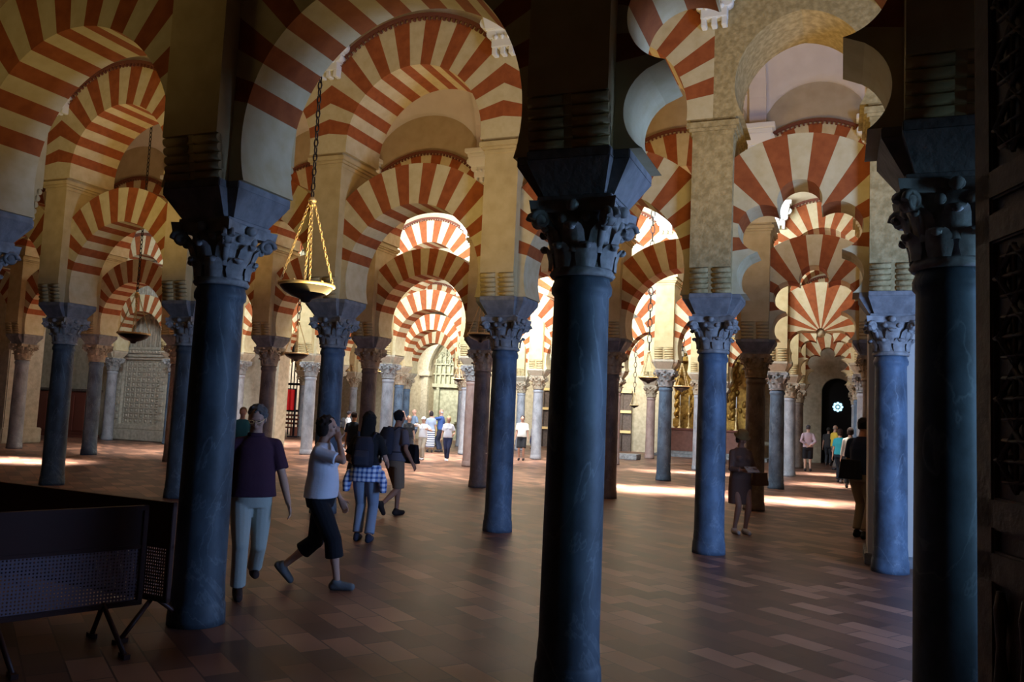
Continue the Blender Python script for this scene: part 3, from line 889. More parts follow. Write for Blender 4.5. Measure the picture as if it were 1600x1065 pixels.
# ------------------------------------------------------------------ barrier panels at lower left
def barrier(A, B, zt, zb, zsplit, label, feet):
    """framed panel: solid red-brown upper sheet, perforated lower sheet, crossed feet"""
    A, B = Vector(A), Vector(B); d = B - A; Ln = d.length; rz = atan2(d.y, d.x)
    t = thing('barrier_panel', label, 'barrier', A, rz, 'folding barrier panels')
    bm = bmesh.new(); box(bm, .03, Ln - .03, -.008, .008, zsplit, zt - .03); obj('solid_sheet', bm, M['panelred'], t)
    bm = bmesh.new()
    for x in (0, Ln - .035): box(bm, x, x + .035, -.02, .02, zb, zt, bev=.004)
    box(bm, 0, Ln, -.02, .02, zt - .035, zt, bev=.004); box(bm, 0, Ln, -.02, .02, zb, zb + .035, bev=.004)
    box(bm, 0, Ln, -.014, .014, zsplit - .012, zsplit + .012)
    obj('frame', bm, M['panelred'], t)
    # perforated sheet: every hole is a real opening in the sheet
    pitch = .022
    nx = int((Ln - .07) / pitch); nz = int((zsplit - .012 - zb - .035) / pitch); h = .30
    verts, faces = [], []
    x0, z0 = .035, zb + .035; px = (Ln - .07) / nx; pz = (zsplit - .012 - z0) / nz
    for a in range(nx + 1):
        x = x0 + a * px - px * .28; verts += [(x, 0, z0), (x + px * .56, 0, z0), (x + px * .56, 0, zsplit), (x, 0, zsplit)]; faces.append(tuple(range(len(verts) - 4, len(verts))))
    for b in range(nz + 1):
        z = z0 + b * pz - pz * .28; verts += [(x0, .0006, z), (x0 + Ln - .07, .0006, z), (x0 + Ln - .07, .0006, z + pz * .56), (x0, .0006, z + pz * .56)]; faces.append(tuple(range(len(verts) - 4, len(verts))))
    me = bpy.data.meshes.new('perforated_sheet'); me.from_pydata(verts, [], faces); me.materials.append(M['perf'])
    o = link(bpy.data.objects.new('perforated_sheet', me), t)
    sm = o.modifiers.new('thick', 'SOLIDIFY'); sm.thickness = .002
    for x in feet:
        for s in (-1, 1):
            bm = bmesh.new(); tube(bm, [(x, 0, zb + .03), (x + .05, s * .30, .02)], .018, 6); box(bm, x + .03, x + .07, s * .30 - .05, s * .30 + .05, 0, .03)
            obj('foot', bm, M['panelred'], t)
M['perf'] = mat('perforated_metal', (.22, .17, .20), .45, .3)
g1_ = ground(215, 1003); gz = lambda x, y, p: at_depth(x, y, p.y).z
B1 = Vector((g1_.x, g1_.y, 0)); 
zt1 = gz(218, 788, B1)
dA = ray(0, 800); tA = (zt1 - EYE) / dA.z; A1 = Vector((dA.x * tA, dA.y * tA, 0)); A1 = B1 + (A1 - B1) * 1.25
barrier(A1, B1, zt1, gz(215, 943, B1), gz(216, 852, B1), 'perforated barrier panel with crossed feet, nearest one at lower left', (.25, (A1 - B1).length - .25))
zt2 = zt1
dB = ray(275, 785); tB = (zt2 - EYE) / dB.z; B2 = Vector((dB.x * tB, dB.y * tB, 0))
dC = ray(0, 752); tC = (zt2 - EYE) / dC.z; A2 = Vector((dC.x * tC, dC.y * tC, 0)); A2 = B2 + (A2 - B2) * 1.2
barrier(A2, B2, zt2, gz(265, 942, B2), gz(270, 855, B2), 'dark barrier panel standing behind the nearest one, against the left foreground column', (.4, (A2 - B2).length - .15))

# ------------------------------------------------------------------ carved wooden screen at right edge
e1 = at_depth(1531, 674, 3.75); e0 = Vector((2.02, .9, 0)); e1 = Vector((e1.x, e1.y, 0)); d = e1 - e0; Ln = d.length
t = thing('carved_wooden_door_leaf', 'dark carved wooden lattice door leaf standing open at the right edge', 'door leaf', e0, atan2(d.y, d.x))
HT = 4.6
bm = bmesh.new(); box(bm, 0, Ln, -.06, -.01, .03, HT); obj('board', bm, M['wood'], t)
bm = bmesh.new()
for x in (0, Ln - .14): box(bm, x, x + .14, -.07, .02, .03, HT, bev=.01)
for z in (.03, 1.05, 1.28, 2.55, 2.75, 4.4): box(bm, 0, Ln, -.07, .02, z, z + .14, bev=.01)
obj('frame', bm, M['wood'], t)
for z0_, z1_ in ((2.92, 4.38), (1.45, 2.52)):
    bm = bmesh.new()
    nx_ = 8; nz_ = 5 if z0_ > 2 else 4
    cw = (Ln - .3) / nx_; ch = (z1_ - z0_) / nz_
    for a in range(nx_):
        for b in range(nz_):
            cx, cz = .15 + (a + .5) * cw, z0_ + (b + .5) * ch; rr = min(cw, ch) * .46
            for k in range(2):
                pts = [(cx + rr * cos(q * pi / 2 + k * pi / 4), .012, cz + rr * sin(q * pi / 2 + k * pi / 4)) for q in range(4)]
                tube(bm, pts, .016, 4, closed=True)
            tube(bm, [(cx - cw / 2, .01, cz), (cx + cw / 2, .01, cz)], .012, 4); tube(bm, [(cx, .01, cz - ch / 2), (cx, .01, cz + ch / 2)], .012, 4)
    obj('star_lattice', bm, M['wood'], t)
bm = bmesh.new()
for a in range(14):
    x = .2 + a * (Ln - .4) / 13
    lathe(bm, [(.016, .2), (.03, .3), (.018, .4), (.034, .6), (.018, .8), (.03, .95), (.016, 1.03)], 8, mtx=Matrix.Translation((x, .02, 0)))
for a in range(6): box(bm, .2 + a * .42, .2 + a * .42 + .2, -.01, .03, 1.2, 1.27, bev=.005)
obj('turned_balusters', bm, M['wood'], t)

# ------------------------------------------------------------------ people
def organic(name, bm, m, voxel, parent, smooth=3, label=None):
    """weld the overlapping closed forms of bm into one continuous skin"""
    bmesh.ops.recalc_face_normals(bm, faces=bm.faces[:])
    me = bpy.data.meshes.new('tmp'); bm.to_mesh(me); bm.free()
    o = bpy.data.objects.new('tmp', me); C.objects.link(o)
    r = o.modifiers.new('r', 'REMESH'); r.mode = 'VOXEL'; r.voxel_size = voxel; r.use_smooth_shade = True
    if smooth:
        s = o.modifiers.new('s', 'SMOOTH'); s.factor = .5; s.iterations = smooth
    bpy.context.view_layer.update()
    dg = bpy.context.evaluated_depsgraph_get()
    out = bpy.data.meshes.new_from_object(o.evaluated_get(dg)); out.name = name
    bpy.data.objects.remove(o); bpy.data.meshes.remove(me)
    out.materials.clear()
    for mm in (m if isinstance(m, (list, tuple)) else [m]): out.materials.append(mm)
    for p in out.polygons: p.use_smooth = True
    q = link(bpy.data.objects.new(name, out), parent)
    if label: q['label'] = label
    return q
def limb(bm, pts, rad, seg=14, hem=False):
    tube(bm, pts, rad, seg)
    for p, r in list(zip(pts, rad))[:len(pts) - (1 if hem else 0)]: ball(bm, p, r, seg)
def loft(bm, rings, seg=40):
    """rings: (centre, side vector, front vector, rx, ry)"""
    R = []
    for c, sx, fy, rx, ry in rings:
        ring = []
        for k in range(seg):
            a = 2 * pi * k / seg; ca, sa = cos(a), sin(a)
            e = .85
            ca = math.copysign(abs(ca) ** e, ca); sa = math.copysign(abs(sa) ** e, sa)
            ring.append(bm.verts.new(c + sx * rx * ca + fy * ry * sa))
        R.append(ring)
    for A, B in zip(R, R[1:]):
        for k in range(seg): bm.faces.new((A[k], A[(k + 1) % seg], B[(k + 1) % seg], B[k]))
    bm.faces.new(R[0][::-1]); bm.faces.new(R[-1])
def ik(a, b, l1, l2, hint):
    a, b, hint = Vector(a), Vector(b), Vector(hint); d = b - a; L_ = min(d.length, (l1 + l2) * .999); dn = d.normalized()
    b = a + dn * L_
    x = (l1 * l1 - l2 * l2 + L_ * L_) / (2 * L_); h = sqrt(max(0, l1 * l1 - x * x))
    hn = hint - dn * hint.dot(dn)
    if hn.length < 1e-4: hn = Vector((0, 1, 0))
    return a + dn * x + hn.normalized() * h, b
cc = {}
def CL(col, key=None, n=None):
    k = (col, key)
    if k not in cc: cc[k] = cloth('cloth_%02x%02x%02x' % tuple(int(min(1, c) * 255) for c in col), col, n=n)
    return cc[k]
def person(label, px, py, top, rz, feet=None, hands=None, top_col=(.6, .6, .6), pants_col=(.1, .1, .12), pants='long', sleeve=.45,
           shoes=(.05, .04, .04), hair=(.04, .03, .025), hairstyle='short', skin='skin', lean=0., nod=0., turn=0., fem=False, build=1., voxel=.014,
           group=None, face=False, collar=None, top_name='shirt', hips=None):
    g = ground(px, py); h = at_depth(px, top, g.y).z; s = h / 1.72
    t = thing('person', label, 'person', g, rz, group)
    t.scale = (s, s, s)
    feet = feet or {'L': (-.09, .02, 0, 0), 'R': (.09, -.02, 0, 0)}
    hands = hands or {'L': (-.25, .04, .80), 'R': (.25, .04, .80)}
    hz = .90 if hips is None else hips
    hip = Vector((0, 0, hz)); sw = (.165 if fem else .185) * (1 + (build - 1) * .4)
    cl, sl = cos(lean), sin(lean)
    up = Vector((0, sl, cl)); fw = Vector((0, cl, -sl)); sd = Vector((1, 0, 0))
    def T(x, y, z): return hip + sd * x + fw * y + up * (z - hz)       # point on the leaning trunk
    b_ = build
    bm = bmesh.new()                                                    # trunk of the body
    loft(bm, [(T(0, 0, .80), sd, fw, .13, .10), (T(0, 0, .92), sd, fw, .165, .115 * b_), (T(0, 0, 1.04), sd, fw, .135 * b_, .10 * b_), (T(0, 0, 1.2), sd, fw, .15, .11), (T(0, 0, 1.32), sd, fw, .155, .11), (T(0, 0, 1.38), sd, fw, .13, .085), (T(0, 0, 1.44), sd, fw, .065, .055)])
    limb(bm, [T(0, -.01, 1.42), T(0, .01, 1.50), T(0, .02, 1.56)], [.065, .055, .055])
    cn, sn = cos(nod), sin(nod); ct, st = cos(turn), sin(turn)
    hc = T(0, .025, 1.605)
    HM = Matrix.Rotation(turn, 3, 'Z') @ Matrix.Rotation(-nod - lean * .3, 3, 'X')
    def Hd(x, y, z): return hc + HM @ Vector((x, y, z))
    hm4 = HM.to_4x4()
    ball(bm, Hd(0, -.005, .015), 1, 20, (.075, .093, .100), hm4)        # skull
    ball(bm, Hd(0, .022, -.045), 1, 16, (.055, .062, .065), hm4)        # jaw
    ball(bm, Hd(0, .052, -.088), .022, 10, (1.1, 1, .8), hm4)           # chin
    limb(bm, [Hd(0, .088, .012), Hd(0, .104, -.020)], [.009, .014], 8)  # nose
    ball(bm, Hd(0, .080, .030), 1, 10, (.052, .014, .010), hm4)         # brow
    for sx in (-1, 1):
        ball(bm, Hd(sx * .076, -.005, -.008), 1, 10, (.010, .018, .032), hm4)
        ball(bm, Hd(sx * .036, .062, -.020), 1, 10, (.024, .024, .018), hm4)
    ball(bm, Hd(0, .083, -.050), 1, 8, (.024, .010, .007), hm4); ball(bm, Hd(0, .080, -.062), 1, 8, (.020, .010, .007), hm4)
    J = {}
    for side, sx in (('L', -1), ('R', 1)):                               # arms with hands
        sh = T(sx * sw * .92, -.005, 1.36); tgt = hands[side]; hint = tgt[3] if len(tgt) > 3 else (sx * .3, -1, -.2)
        hand = Vector(tgt[:3]) if tgt[2] > 0 else T(*tgt[:3])
        el, wr = ik(sh, hand, .285, .255, hint); J[side] = (sh, el, wr)
        k = .92 if fem else 1.05
        limb(bm, [T(sx * sw * .35, 0, 1.40), sh, sh.lerp(el, .5), el], [.045, .052 * k, .044 * k, .037 * k], 12)
        limb(bm, [el, el.lerp(wr, .3), wr], [.038 * k, .038 * k, .026 * k], 12)
        d = (wr - el).normalized(); lat = d.cross(Vector((0, 1, 0)) if abs(d.y) < .9 else Vector((0, 0, 1))).normalized(); nrm = lat.cross(d).normalized()
        if len(tgt) > 4: lat, nrm = nrm, lat
        pc = wr + d * .05
        loft(bm, [(wr - d * .01, nrm, lat, .028, .02), (wr + d * .03, nrm, lat, .038, .017), (wr + d * .08, nrm, lat, .042, .015), (wr + d * .095, nrm, lat, .036, .012)], 12)
        fr = max(.009, voxel * .75); cur = lat * sx * (-1)
        for q, ln in enumerate((.070, .080, .075, .058)):
            b0 = wr + d * .085 + nrm * (.030 - .020 * q); p1 = b0 + (d * .9 + cur * .25).normalized() * ln * .5; p2 = p1 + (d * .65 + cur * .75).normalized() * ln * .5
            limb(bm, [b0, p1, p2], [fr, fr * .95, fr * .85], 8)
        b0 = wr + d * .03 + nrm * .032; limb(bm, [b0, b0 + (d * .6 + nrm * .7).normalized() * .04, b0 + (d * .6 + nrm * .7).normalized() * .045 + (d * .95 + cur * .3).normalized() * .03], [fr * 1.15, fr * 1.05, fr * .9], 8)
    LG = {}
    for side, sx in (('L', -1), ('R', 1)):                               # legs and feet
        fx, fy, fz, fp = feet[side]
        ank = Vector((fx, fy, .085 + fz)); hj = Vector((sx * .09, 0, hz - .02))
        kn, an = ik(hj, ank, .43, .41, (0, 1, 0)); LG[side] = (hj, kn, an, fp)
        limb(bm, [hj, hj.lerp(kn, .35), kn], [.085, .078, .052], 14)
        limb(bm, [kn, kn.lerp(an, .3), kn.lerp(an, .65), an], [.052, .054, .040, .034], 14)
        fd = Vector((0, cos(fp), -sin(fp))); fu = Vector((0, sin(fp), cos(fp)))
        limb(bm, [an - fu * .04 - fd * .02, an + fd * .07 - fu * .045, an + fd * .14 - fu * .055], [.034, .032, .024], 10)
    body = organic('body', bm, M[skin], voxel, t)
    # shoes
    for side in 'LR':
        hj, kn, an, fp = LG[side]; fd = Vector((0, cos(fp), -sin(fp))); fu = Vector((0, sin(fp), cos(fp)))
        bm = bmesh.new()
        limb(bm, [an - fu * .045 - fd * .045, an + fd * .06 - fu * .045, an + fd * .15 - fu * .052], [.043, .045, .038], 12)
        limb(bm, [an - fu * .012 - fd * .015, an - fu * .04 + fd * .03], [.047, .047], 12)
        organic('shoe', bm, CL(shoes), max(.010, voxel), t)
    # trousers / shorts / skirt
    bm = bmesh.new(); e = .018
    if pants in ('dress', 'skirt'):
        zk = .50 if pants == 'dress' else .20
        loft(bm, [(Vector((0, .01, zk)), sd, Vector((0, 1, 0)), .20, .15), (Vector((0, 0, .72)), sd, Vector((0, 1, 0)), .20, .145), (T(0, 0, .94), sd, fw, .19, .14), (T(0, 0, 1.04), sd, fw, .15, .12)])
    else:
        loft(bm, [(T(0, 0, .80), sd, fw, .165, .12), (T(0, 0, .90), sd, fw, .18, .13 * b_), (T(0, 0, 1.03), sd, fw, .155 * b_, .118 * b_)])
        for side in 'LR':
            hj, kn, an, fp = LG[side]
            if pants == 'shorts': limb(bm, [hj, hj.lerp(kn, .5), hj.lerp(kn, .98)], [.098, .102, .100], 14, True)
            elif pants == 'capri':
                limb(bm, [hj, hj.lerp(kn, .5), kn, kn.lerp(an, .42)], [.10, .100, .088, .092], 14, True)
            else:
                w = .060 if pants == 'slim' else .072
                limb(bm, [hj, hj.lerp(kn, .5), kn, kn.lerp(an, .5), kn.lerp(an, .93)], [.098, .092, w, w * .95, w * .97], 14, True)
    organic({'shorts': 'shorts', 'skirt': 'skirt', 'dress': 'skirt'}.get(pants, 'trousers'), bm, CL(pants_col) if not isinstance(pants_col, str) else M[pants_col], voxel, t)
    # upper garment
    bm = bmesh.new(); bl = 1.0 if pants != 'dress' else 1.0
    loft(bm, [(T(0, 0, .90), sd, fw, .190 * b_, .14 * b_), (T(0, .008, 1.0), sd, fw, .176 * b_, .145 * b_), (T(0, .012, 1.12), sd, fw, (.150 if fem else .168) * b_, .135 * b_), (T(0, 0, 1.26), sd, fw, .172, .13), (T(0, 0, 1.34), sd, fw, .168, .115), (T(0, 0, 1.40), sd, fw, .135, .092), (T(0, 0, 1.452), sd, fw, .078, .068)])
    if fem:
        for sx in (-1, 1): ball(bm, T(sx * .07, .095, 1.255), .062, 12)
    for side, sx in (('L', -1), ('R', 1)):
        sh, el, wr = J[side]; k = .95 if fem else 1.08
        limb(bm, [T(sx * sw * .30, 0, 1.395), sh], [.052, .062 * k], 12)
        if sleeve <= .5: limb(bm, [sh, sh.lerp(el, sleeve * 1.6)], [.062 * k, .068 * k], 12, True)
        elif sleeve <= 1.: limb(bm, [sh, sh.lerp(el, .5), el, el.lerp(wr, (sleeve - .5) * 1.8)], [.062 * k, .058 * k, .052 * k, .044 * k], 12, True)
    organic(top_name, bm, CL(top_col) if not isinstance(top_col, str) else M[top_col], voxel, t)
    # hair
    bm = bmesh.new(); hs = hairstyle
    if hs != 'bald':
        ball(bm, Hd(0, -.024, .032), 1, 18, (.082, .092, .094), hm4)
        if hs in ('bob', 'long', 'bun'):
            ball(bm, Hd(0, -.04, -.02), 1, 14, (.088, .075, .09), hm4)
            for sx in (-1, 1): ball(bm, Hd(sx * .066, -.012, -.02), 1, 10, (.028, .055, .075), hm4)
        if hs == 'long':
            loft(bm, [(Hd(0, -.05, .02), sd, fw, .085, .07), (Hd(0, -.065, -.12), sd, fw, .10, .055), (Hd(0, -.09, -.26), sd, fw, .10, .045), (Hd(0, -.11, -.36), sd, fw, .06, .03)])
        if hs == 'short':
            for sx in (-1, 1): ball(bm, Hd(sx * .062, -.02, -.005), 1, 10, (.022, .05, .045), hm4)
        for q in range(70):
            u, w = rnd(-1, 1), rnd(0, 2 * pi); z_ = rnd(-.35 if hs != 'short' else -.1, 1); r2 = sqrt(1 - z_ * z_)
            d = Vector((r2 * cos(w) * .084, r2 * sin(w) * .092 - .022, z_ * .094 + .032))
            if d.y < .045 or d.z > .075: ball(bm, Hd(*d), rnd(.010, .017), 6)
        organic('hair', bm, CL(hair), max(.008, voxel), t, 1)
    else:
        bm = bmesh.new()
        for sx in (-1, 1): ball(bm, Hd(sx * .066, -.03, -.005), 1, 10, (.020, .05, .035), hm4)
        ball(bm, Hd(0, -.075, -.01), 1, 10, (.06, .028, .045), hm4)
        organic('hair', bm, CL(hair), max(.011, voxel), t)
    if face:
        for sx in (-1, 1):
            bm = bmesh.new(); ball(bm, Hd(sx * .031, .082, .012), 1, 10, (.013, .007, .007), hm4); obj('eye', bm, M['eye'], body)
    return t, T, Hd, HM, J, s
M['eye'] = mat('eye_dark', (.03, .02, .015), .3)
def hat(t, Hd, HM, kind, col, label=None):
    bm = bmesh.new(); m4 = HM.to_4x4()
    if kind == 'brim':
        lathe(bm, [(.14, .04), (.145, .05), (.10, .062), (.098, .11), (.08, .145), (.03, .155)], 24, mtx=Matrix.Translation(Hd(0, -.005, 0)) @ m4)
    else:
        ball(bm, Hd(0, -.012, .045), 1, 16, (.090, .102, .085), m4)
        loft(bm, [(Hd(0, .06, .055), HM @ Vector((1, 0, 0)), HM @ Vector((0, 0, 1)), .07, .012), (Hd(0, .155, .04), HM @ Vector((1, 0, 0)), HM @ Vector((0, 0, 1)), .05, .006)], 12)
    o = obj('hat', bm, CL(col), t, True)
    if label: o['label'] = label
def backpack(label, t, T, s, col, col2, sw=.13, z=1.2, hh=.22):
    b = thing('backpack', label, 'backpack', t.location, t.rotation_euler.z); b.scale = (s, s, s)
    up = (T(0, 0, 1.3) - T(0, 0, 1.2)).normalized(); fw = (T(0, .1, 1.2) - T(0, 0, 1.2)).normalized(); sd = Vector((1, 0, 0))
    bm = bmesh.new(); y = -.235
    loft(bm, [(T(0, y, z - hh), sd, fw, sw * .95, .075), (T(0, y - .02, z - hh * .6), sd, fw, sw * 1.08, .10), (T(0, y, z + hh * .5), sd, fw, sw, .085), (T(0, y + .02, z + hh), sd, fw, sw * .7, .06)])
    mb = organic('main_body', bm, CL(col), .012, b, 3)
    bm = bmesh.new()
    loft(bm, [(T(0, y - .10, z - hh * .85), sd, fw, sw * .75, .035), (T(0, y - .115, z - hh * .3), sd, fw, sw * .8, .04), (T(0, y - .09, z + .02), sd, fw, sw * .7, .03)])
    organic('front_pocket', bm, CL(col2), .012, mb, 2)
    for sx in (-1, 1):
        bm = bmesh.new()
        tube(bm, [T(sx * .09, -.16, z + hh * .8), T(sx * .115, -.09, 1.455), T(sx * .125, .03, 1.44), T(sx * .13, .135, 1.32), T(sx * .155, .13, 1.16), T(sx * .185, -.02, 1.05), T(sx * .11, -.18, z - hh * .8)], .021, 8, flat=.4)
        obj('strap', bm, CL(col), b, True)
    return b
def bag(label, loc, rz, w, h, d, col, strap=None, cat='bag'):
    b = thing('shoulder_bag', label, cat, loc, rz)
    bm = bmesh.new(); box(bm, -w / 2, w / 2, -d / 2, d / 2, -h / 2, h / 2, top=(-w * .42, w * .42, -d * .3, d * .3)); organic('bag_body', bm, CL(col), .014, b, 3)
    if strap:
        bm = bmesh.new(); tube(bm, strap, .010, 6); obj('strap', bm, CL(col), b, True)
    return b
# plaid cloth tied round a waist
def plaid():
    m = bpy.data.materials.new('plaid_shirt'); m.use_nodes = True; nt = m.node_tree; N = nt.nodes; L = nt.links; b = N['Principled BSDF']; b.inputs['Roughness'].default_value = .9
    tc = N.new('ShaderNodeTexCoord'); prev = None
    sx = N.new('ShaderNodeSeparateXYZ'); L.new(tc.outputs['Object'], sx.inputs[0]); outs = []
    for ax_ in ('X', 'Z'):
        a = N.new('ShaderNodeMath'); a.operation = 'MULTIPLY'; a.inputs[1].default_value = 16; L.new(sx.outputs[ax_], a.inputs[0])
        f = N.new('ShaderNodeMath'); f.operation = 'FRACT'; L.new(a.outputs[0], f.inputs[0])
        c = N.new('ShaderNodeMath'); c.operation = 'GREATER_THAN'; c.inputs[1].default_value = .55; L.new(f.outputs[0], c.inputs[0]); outs.append(c)
    ad = N.new('ShaderNodeMath'); ad.operation = 'ADD'; L.new(outs[0].outputs[0], ad.inputs[0]); L.new(outs[1].outputs[0], ad.inputs[1])
    hv = N.new('ShaderNodeMath'); hv.operation = 'MULTIPLY'; hv.inputs[1].default_value = .5; L.new(ad.outputs[0], hv.inputs[0])
    r = N.new('ShaderNodeValToRGB'); e = r.color_ramp.elements; e[0].color = (.75, .78, .85, 1); e[1].color = (.04, .08, .25, 1); k = e.new(.5); k.color = (.25, .35, .6, 1)
    L.new(hv.outputs[0], r.inputs['Fac']); L.new(r.outputs['Color'], b.inputs['Base Color']); return m
M['plaid'] = plaid()
def stripes_m():
    m = bpy.data.materials.new('striped_skirt'); m.use_nodes = True; nt = m.node_tree; N = nt.nodes; L = nt.links; b = N['Principled BSDF']; b.inputs['Roughness'].default_value = .9
    tc = N.new('ShaderNodeTexCoord'); sx = N.new('ShaderNodeSeparateXYZ'); L.new(tc.outputs['Object'], sx.inputs[0])
    a = N.new('ShaderNodeMath'); a.operation = 'MULTIPLY'; a.inputs[1].default_value = 11; L.new(sx.outputs['Z'], a.inputs[0])
    f = N.new('ShaderNodeMath'); f.operation = 'FRACT'; L.new(a.outputs[0], f.inputs[0]); c = N.new('ShaderNodeMath'); c.operation = 'GREATER_THAN'; c.inputs[1].default_value = .5; L.new(f.outputs[0], c.inputs[0])
    r = N.new('ShaderNodeValToRGB'); r.color_ramp.elements[0].color = (.75, .75, .78, 1); r.color_ramp.elements[1].color = (.06, .07, .12, 1); L.new(c.outputs[0], r.inputs['Fac']); L.new(r.outputs['Color'], b.inputs['Base Color']); return m
M['stripey'] = stripes_m()

pg = 'visitors in the hall'
# man in maroon shirt beside the left foreground column, walking towards the viewer
t, T, Hd, HM, J, s = person('grey-haired man in glasses, maroon shirt and pale trousers, beside left foreground column', 382, 931, 633, radians(180 + 22), voxel=.0085,
    feet={'L': (-.10, -.34, .10, -.1), 'R': (.07, .06, 0, 0)}, hands={'L': (-.33, .13, .80), 'R': (.30, -.12, .80)}, top_col=(.050, .018, .035), pants_col=(.40, .42, .36), shoes=(.045, .025, .02),
    hair=(.10, .095, .09), nod=.40, turn=-.25, sleeve=.5, build=1.16, face=True)
bm = bmesh.new()
for sx in (-1, 1):
    tube(bm, [Hd(sx * .033 + .022 * cos(q * pi / 6), .100, .008 + .017 * sin(q * pi / 6)) for q in range(12)], .0022, 6, closed=True)
    tube(bm, [Hd(sx * .055, .100, .012), Hd(sx * .078, .0, .012)], .0022, 6)
tube(bm, [Hd(-.012, .102, .012), Hd(.012, .102, .012)], .0022, 6)
obj('glasses', bm, M['brass'], t)
bm = bmesh.new(); loft(bm, [(T(0, .005, 1.44), Vector((1, 0, 0)), Vector((0, 1, 0)), .078, .07), (T(0, .01, 1.475), Vector((1, 0, 0)), Vector((0, 1, 0)), .072, .066)]); obj('collar', bm, CL((.050, .018, .035)), t, True)
# woman in white tee walking to the right, hand on her cheek
t, T, Hd, HM, J, s = person('woman in white T-shirt and black capri trousers, hand raised to her face', 492, 917, 649, radians(-97), voxel=.0085,
    feet={'L': (-.06, -.36, .10, .75), 'R': (.05, .24, 0, -.05)}, hands={'L': (-.22, .14, .86), 'R': (.045, .17, 1.48, (.7, .3, -1))}, top_col=(.60, .62, .68), pants_col=(.010, .010, .013), pants='capri', shoes=(.16, .17, .17),
    hair=(.028, .018, .014), hairstyle='bob', nod=.05, sleeve=.46, fem=True, build=1.12, face=True)
# woman with black hair seen from behind, plaid shirt tied at the waist
t, T, Hd, HM, J, s = person('woman with long black hair seen from behind, plaid shirt tied at her waist', 566, 846, 643, radians(-4), voxel=.011,
    feet={'L': (-.09, .06, 0, 0), 'R': (.09, -.03, 0, 0)}, hands={'L': (-.24, .20, 1.02), 'R': (.24, .20, 1.02)}, top_col=(.012, .012, .014), pants_col=(.26, .31, .40), shoes=(.03, .035, .06), hair=(.008, .007, .007), hairstyle='long', fem=True, sleeve=.5)
bm = bmesh.new(); sd = Vector((1, 0, 0)); fy = Vector((0, 1, 0))
loft(bm, [(Vector((0, 0, 1.02)), sd, fy, .19, .15), (Vector((0, -.01, .92)), sd, fy, .215, .17), (Vector((0, -.02, .80)), sd, fy, .225, .165)])
for sx in (-1, 1): loft(bm, [(Vector((sx * .19, -.04, .95)), sd, fy, .06, .06), (Vector((sx * .24, -.05, .80)), sd, fy, .06, .08), (Vector((sx * .25, -.04, .66)), sd, fy, .04, .07)])
organic('tied_plaid_shirt', bm, M['plaid'], .012, t)
backpack('dark navy backpack on the black-haired woman', t, T, s, (.022, .022, .035), (.035, .035, .05), .135, 1.20, .20)
# man with grey tee and shorts
t, T, Hd, HM, J, s = person('dark-haired man in grey T-shirt and tan shorts walking away with a backpack', 612, 806, 641, radians(-38), voxel=.011,
    feet={'L': (-.08, .18, 0, 0), 'R': (.07, -.30, .14, .95)}, hands={'L': (-.22, .26, .98), 'R': (.31, .10, .88)}, top_col=(.14, .13, .15), pants_col=(.24, .17, .11), pants='shorts', shoes=(.03, .022, .02), hair=(.012, .01, .01), skin='skin2', sleeve=.46, build=1.05, lean=.05)
backpack('grey and black backpack on the man in tan shorts', t, T, s, (.030, .034, .050), (.055, .055, .065), .135, 1.22, .22)
bag('black bag hanging at the right side of the man in tan shorts', t.location + Vector((.26, .05, 1.02 * s)), radians(-38), .26, .30, .12, (.012, .012, .015))
# hat woman beside the blue-lit column
t, T, Hd, HM, J, s = person('woman in brown brimmed hat and brown dress looking down at a booklet', 1155, 833, 674, radians(180 + 12), voxel=.011,
    feet={'L': (-.08, .05, 0, 0), 'R': (.09, .0, 0, 0)}, hands={'L': (-.10, .30, 1.10, (-.5, -.3, -1)), 'R': (.10, .30, 1.08, (.5, -.3, -1))}, top_col=(.15, .085, .06), pants_col=(.13, .07, .05), pants='dress', shoes=(.5, .45, .4), hair=(.06, .035, .02), hairstyle='bob', nod=.5, sleeve=.9, fem=True, skin='skin2')
hat(t, Hd, HM, 'brim', (.22, .14, .05), 'olive brown brimmed hat')
bm = bmesh.new(); box(bm, -.10, .10, -.002, .012, -.07, .07, bev=.002)
o = obj('booklet', bm, CL((.35, .30, .26))); mw = t.location + Matrix.Rotation(t.rotation_euler.z, 3, 'Z') @ (Vector((.0, .385, 1.10)) * s); o.location = mw; o.rotation_euler = (radians(60), 0, t.rotation_euler.z)
tag(o, 'small booklet held by the woman in the brown hat', 'booklet')
bag('brown handbag at the hip of the woman in the brown hat', t.location + Vector((.30, -.02, .93 * s)), radians(30), .30, .20, .10, (.12, .07, .045))
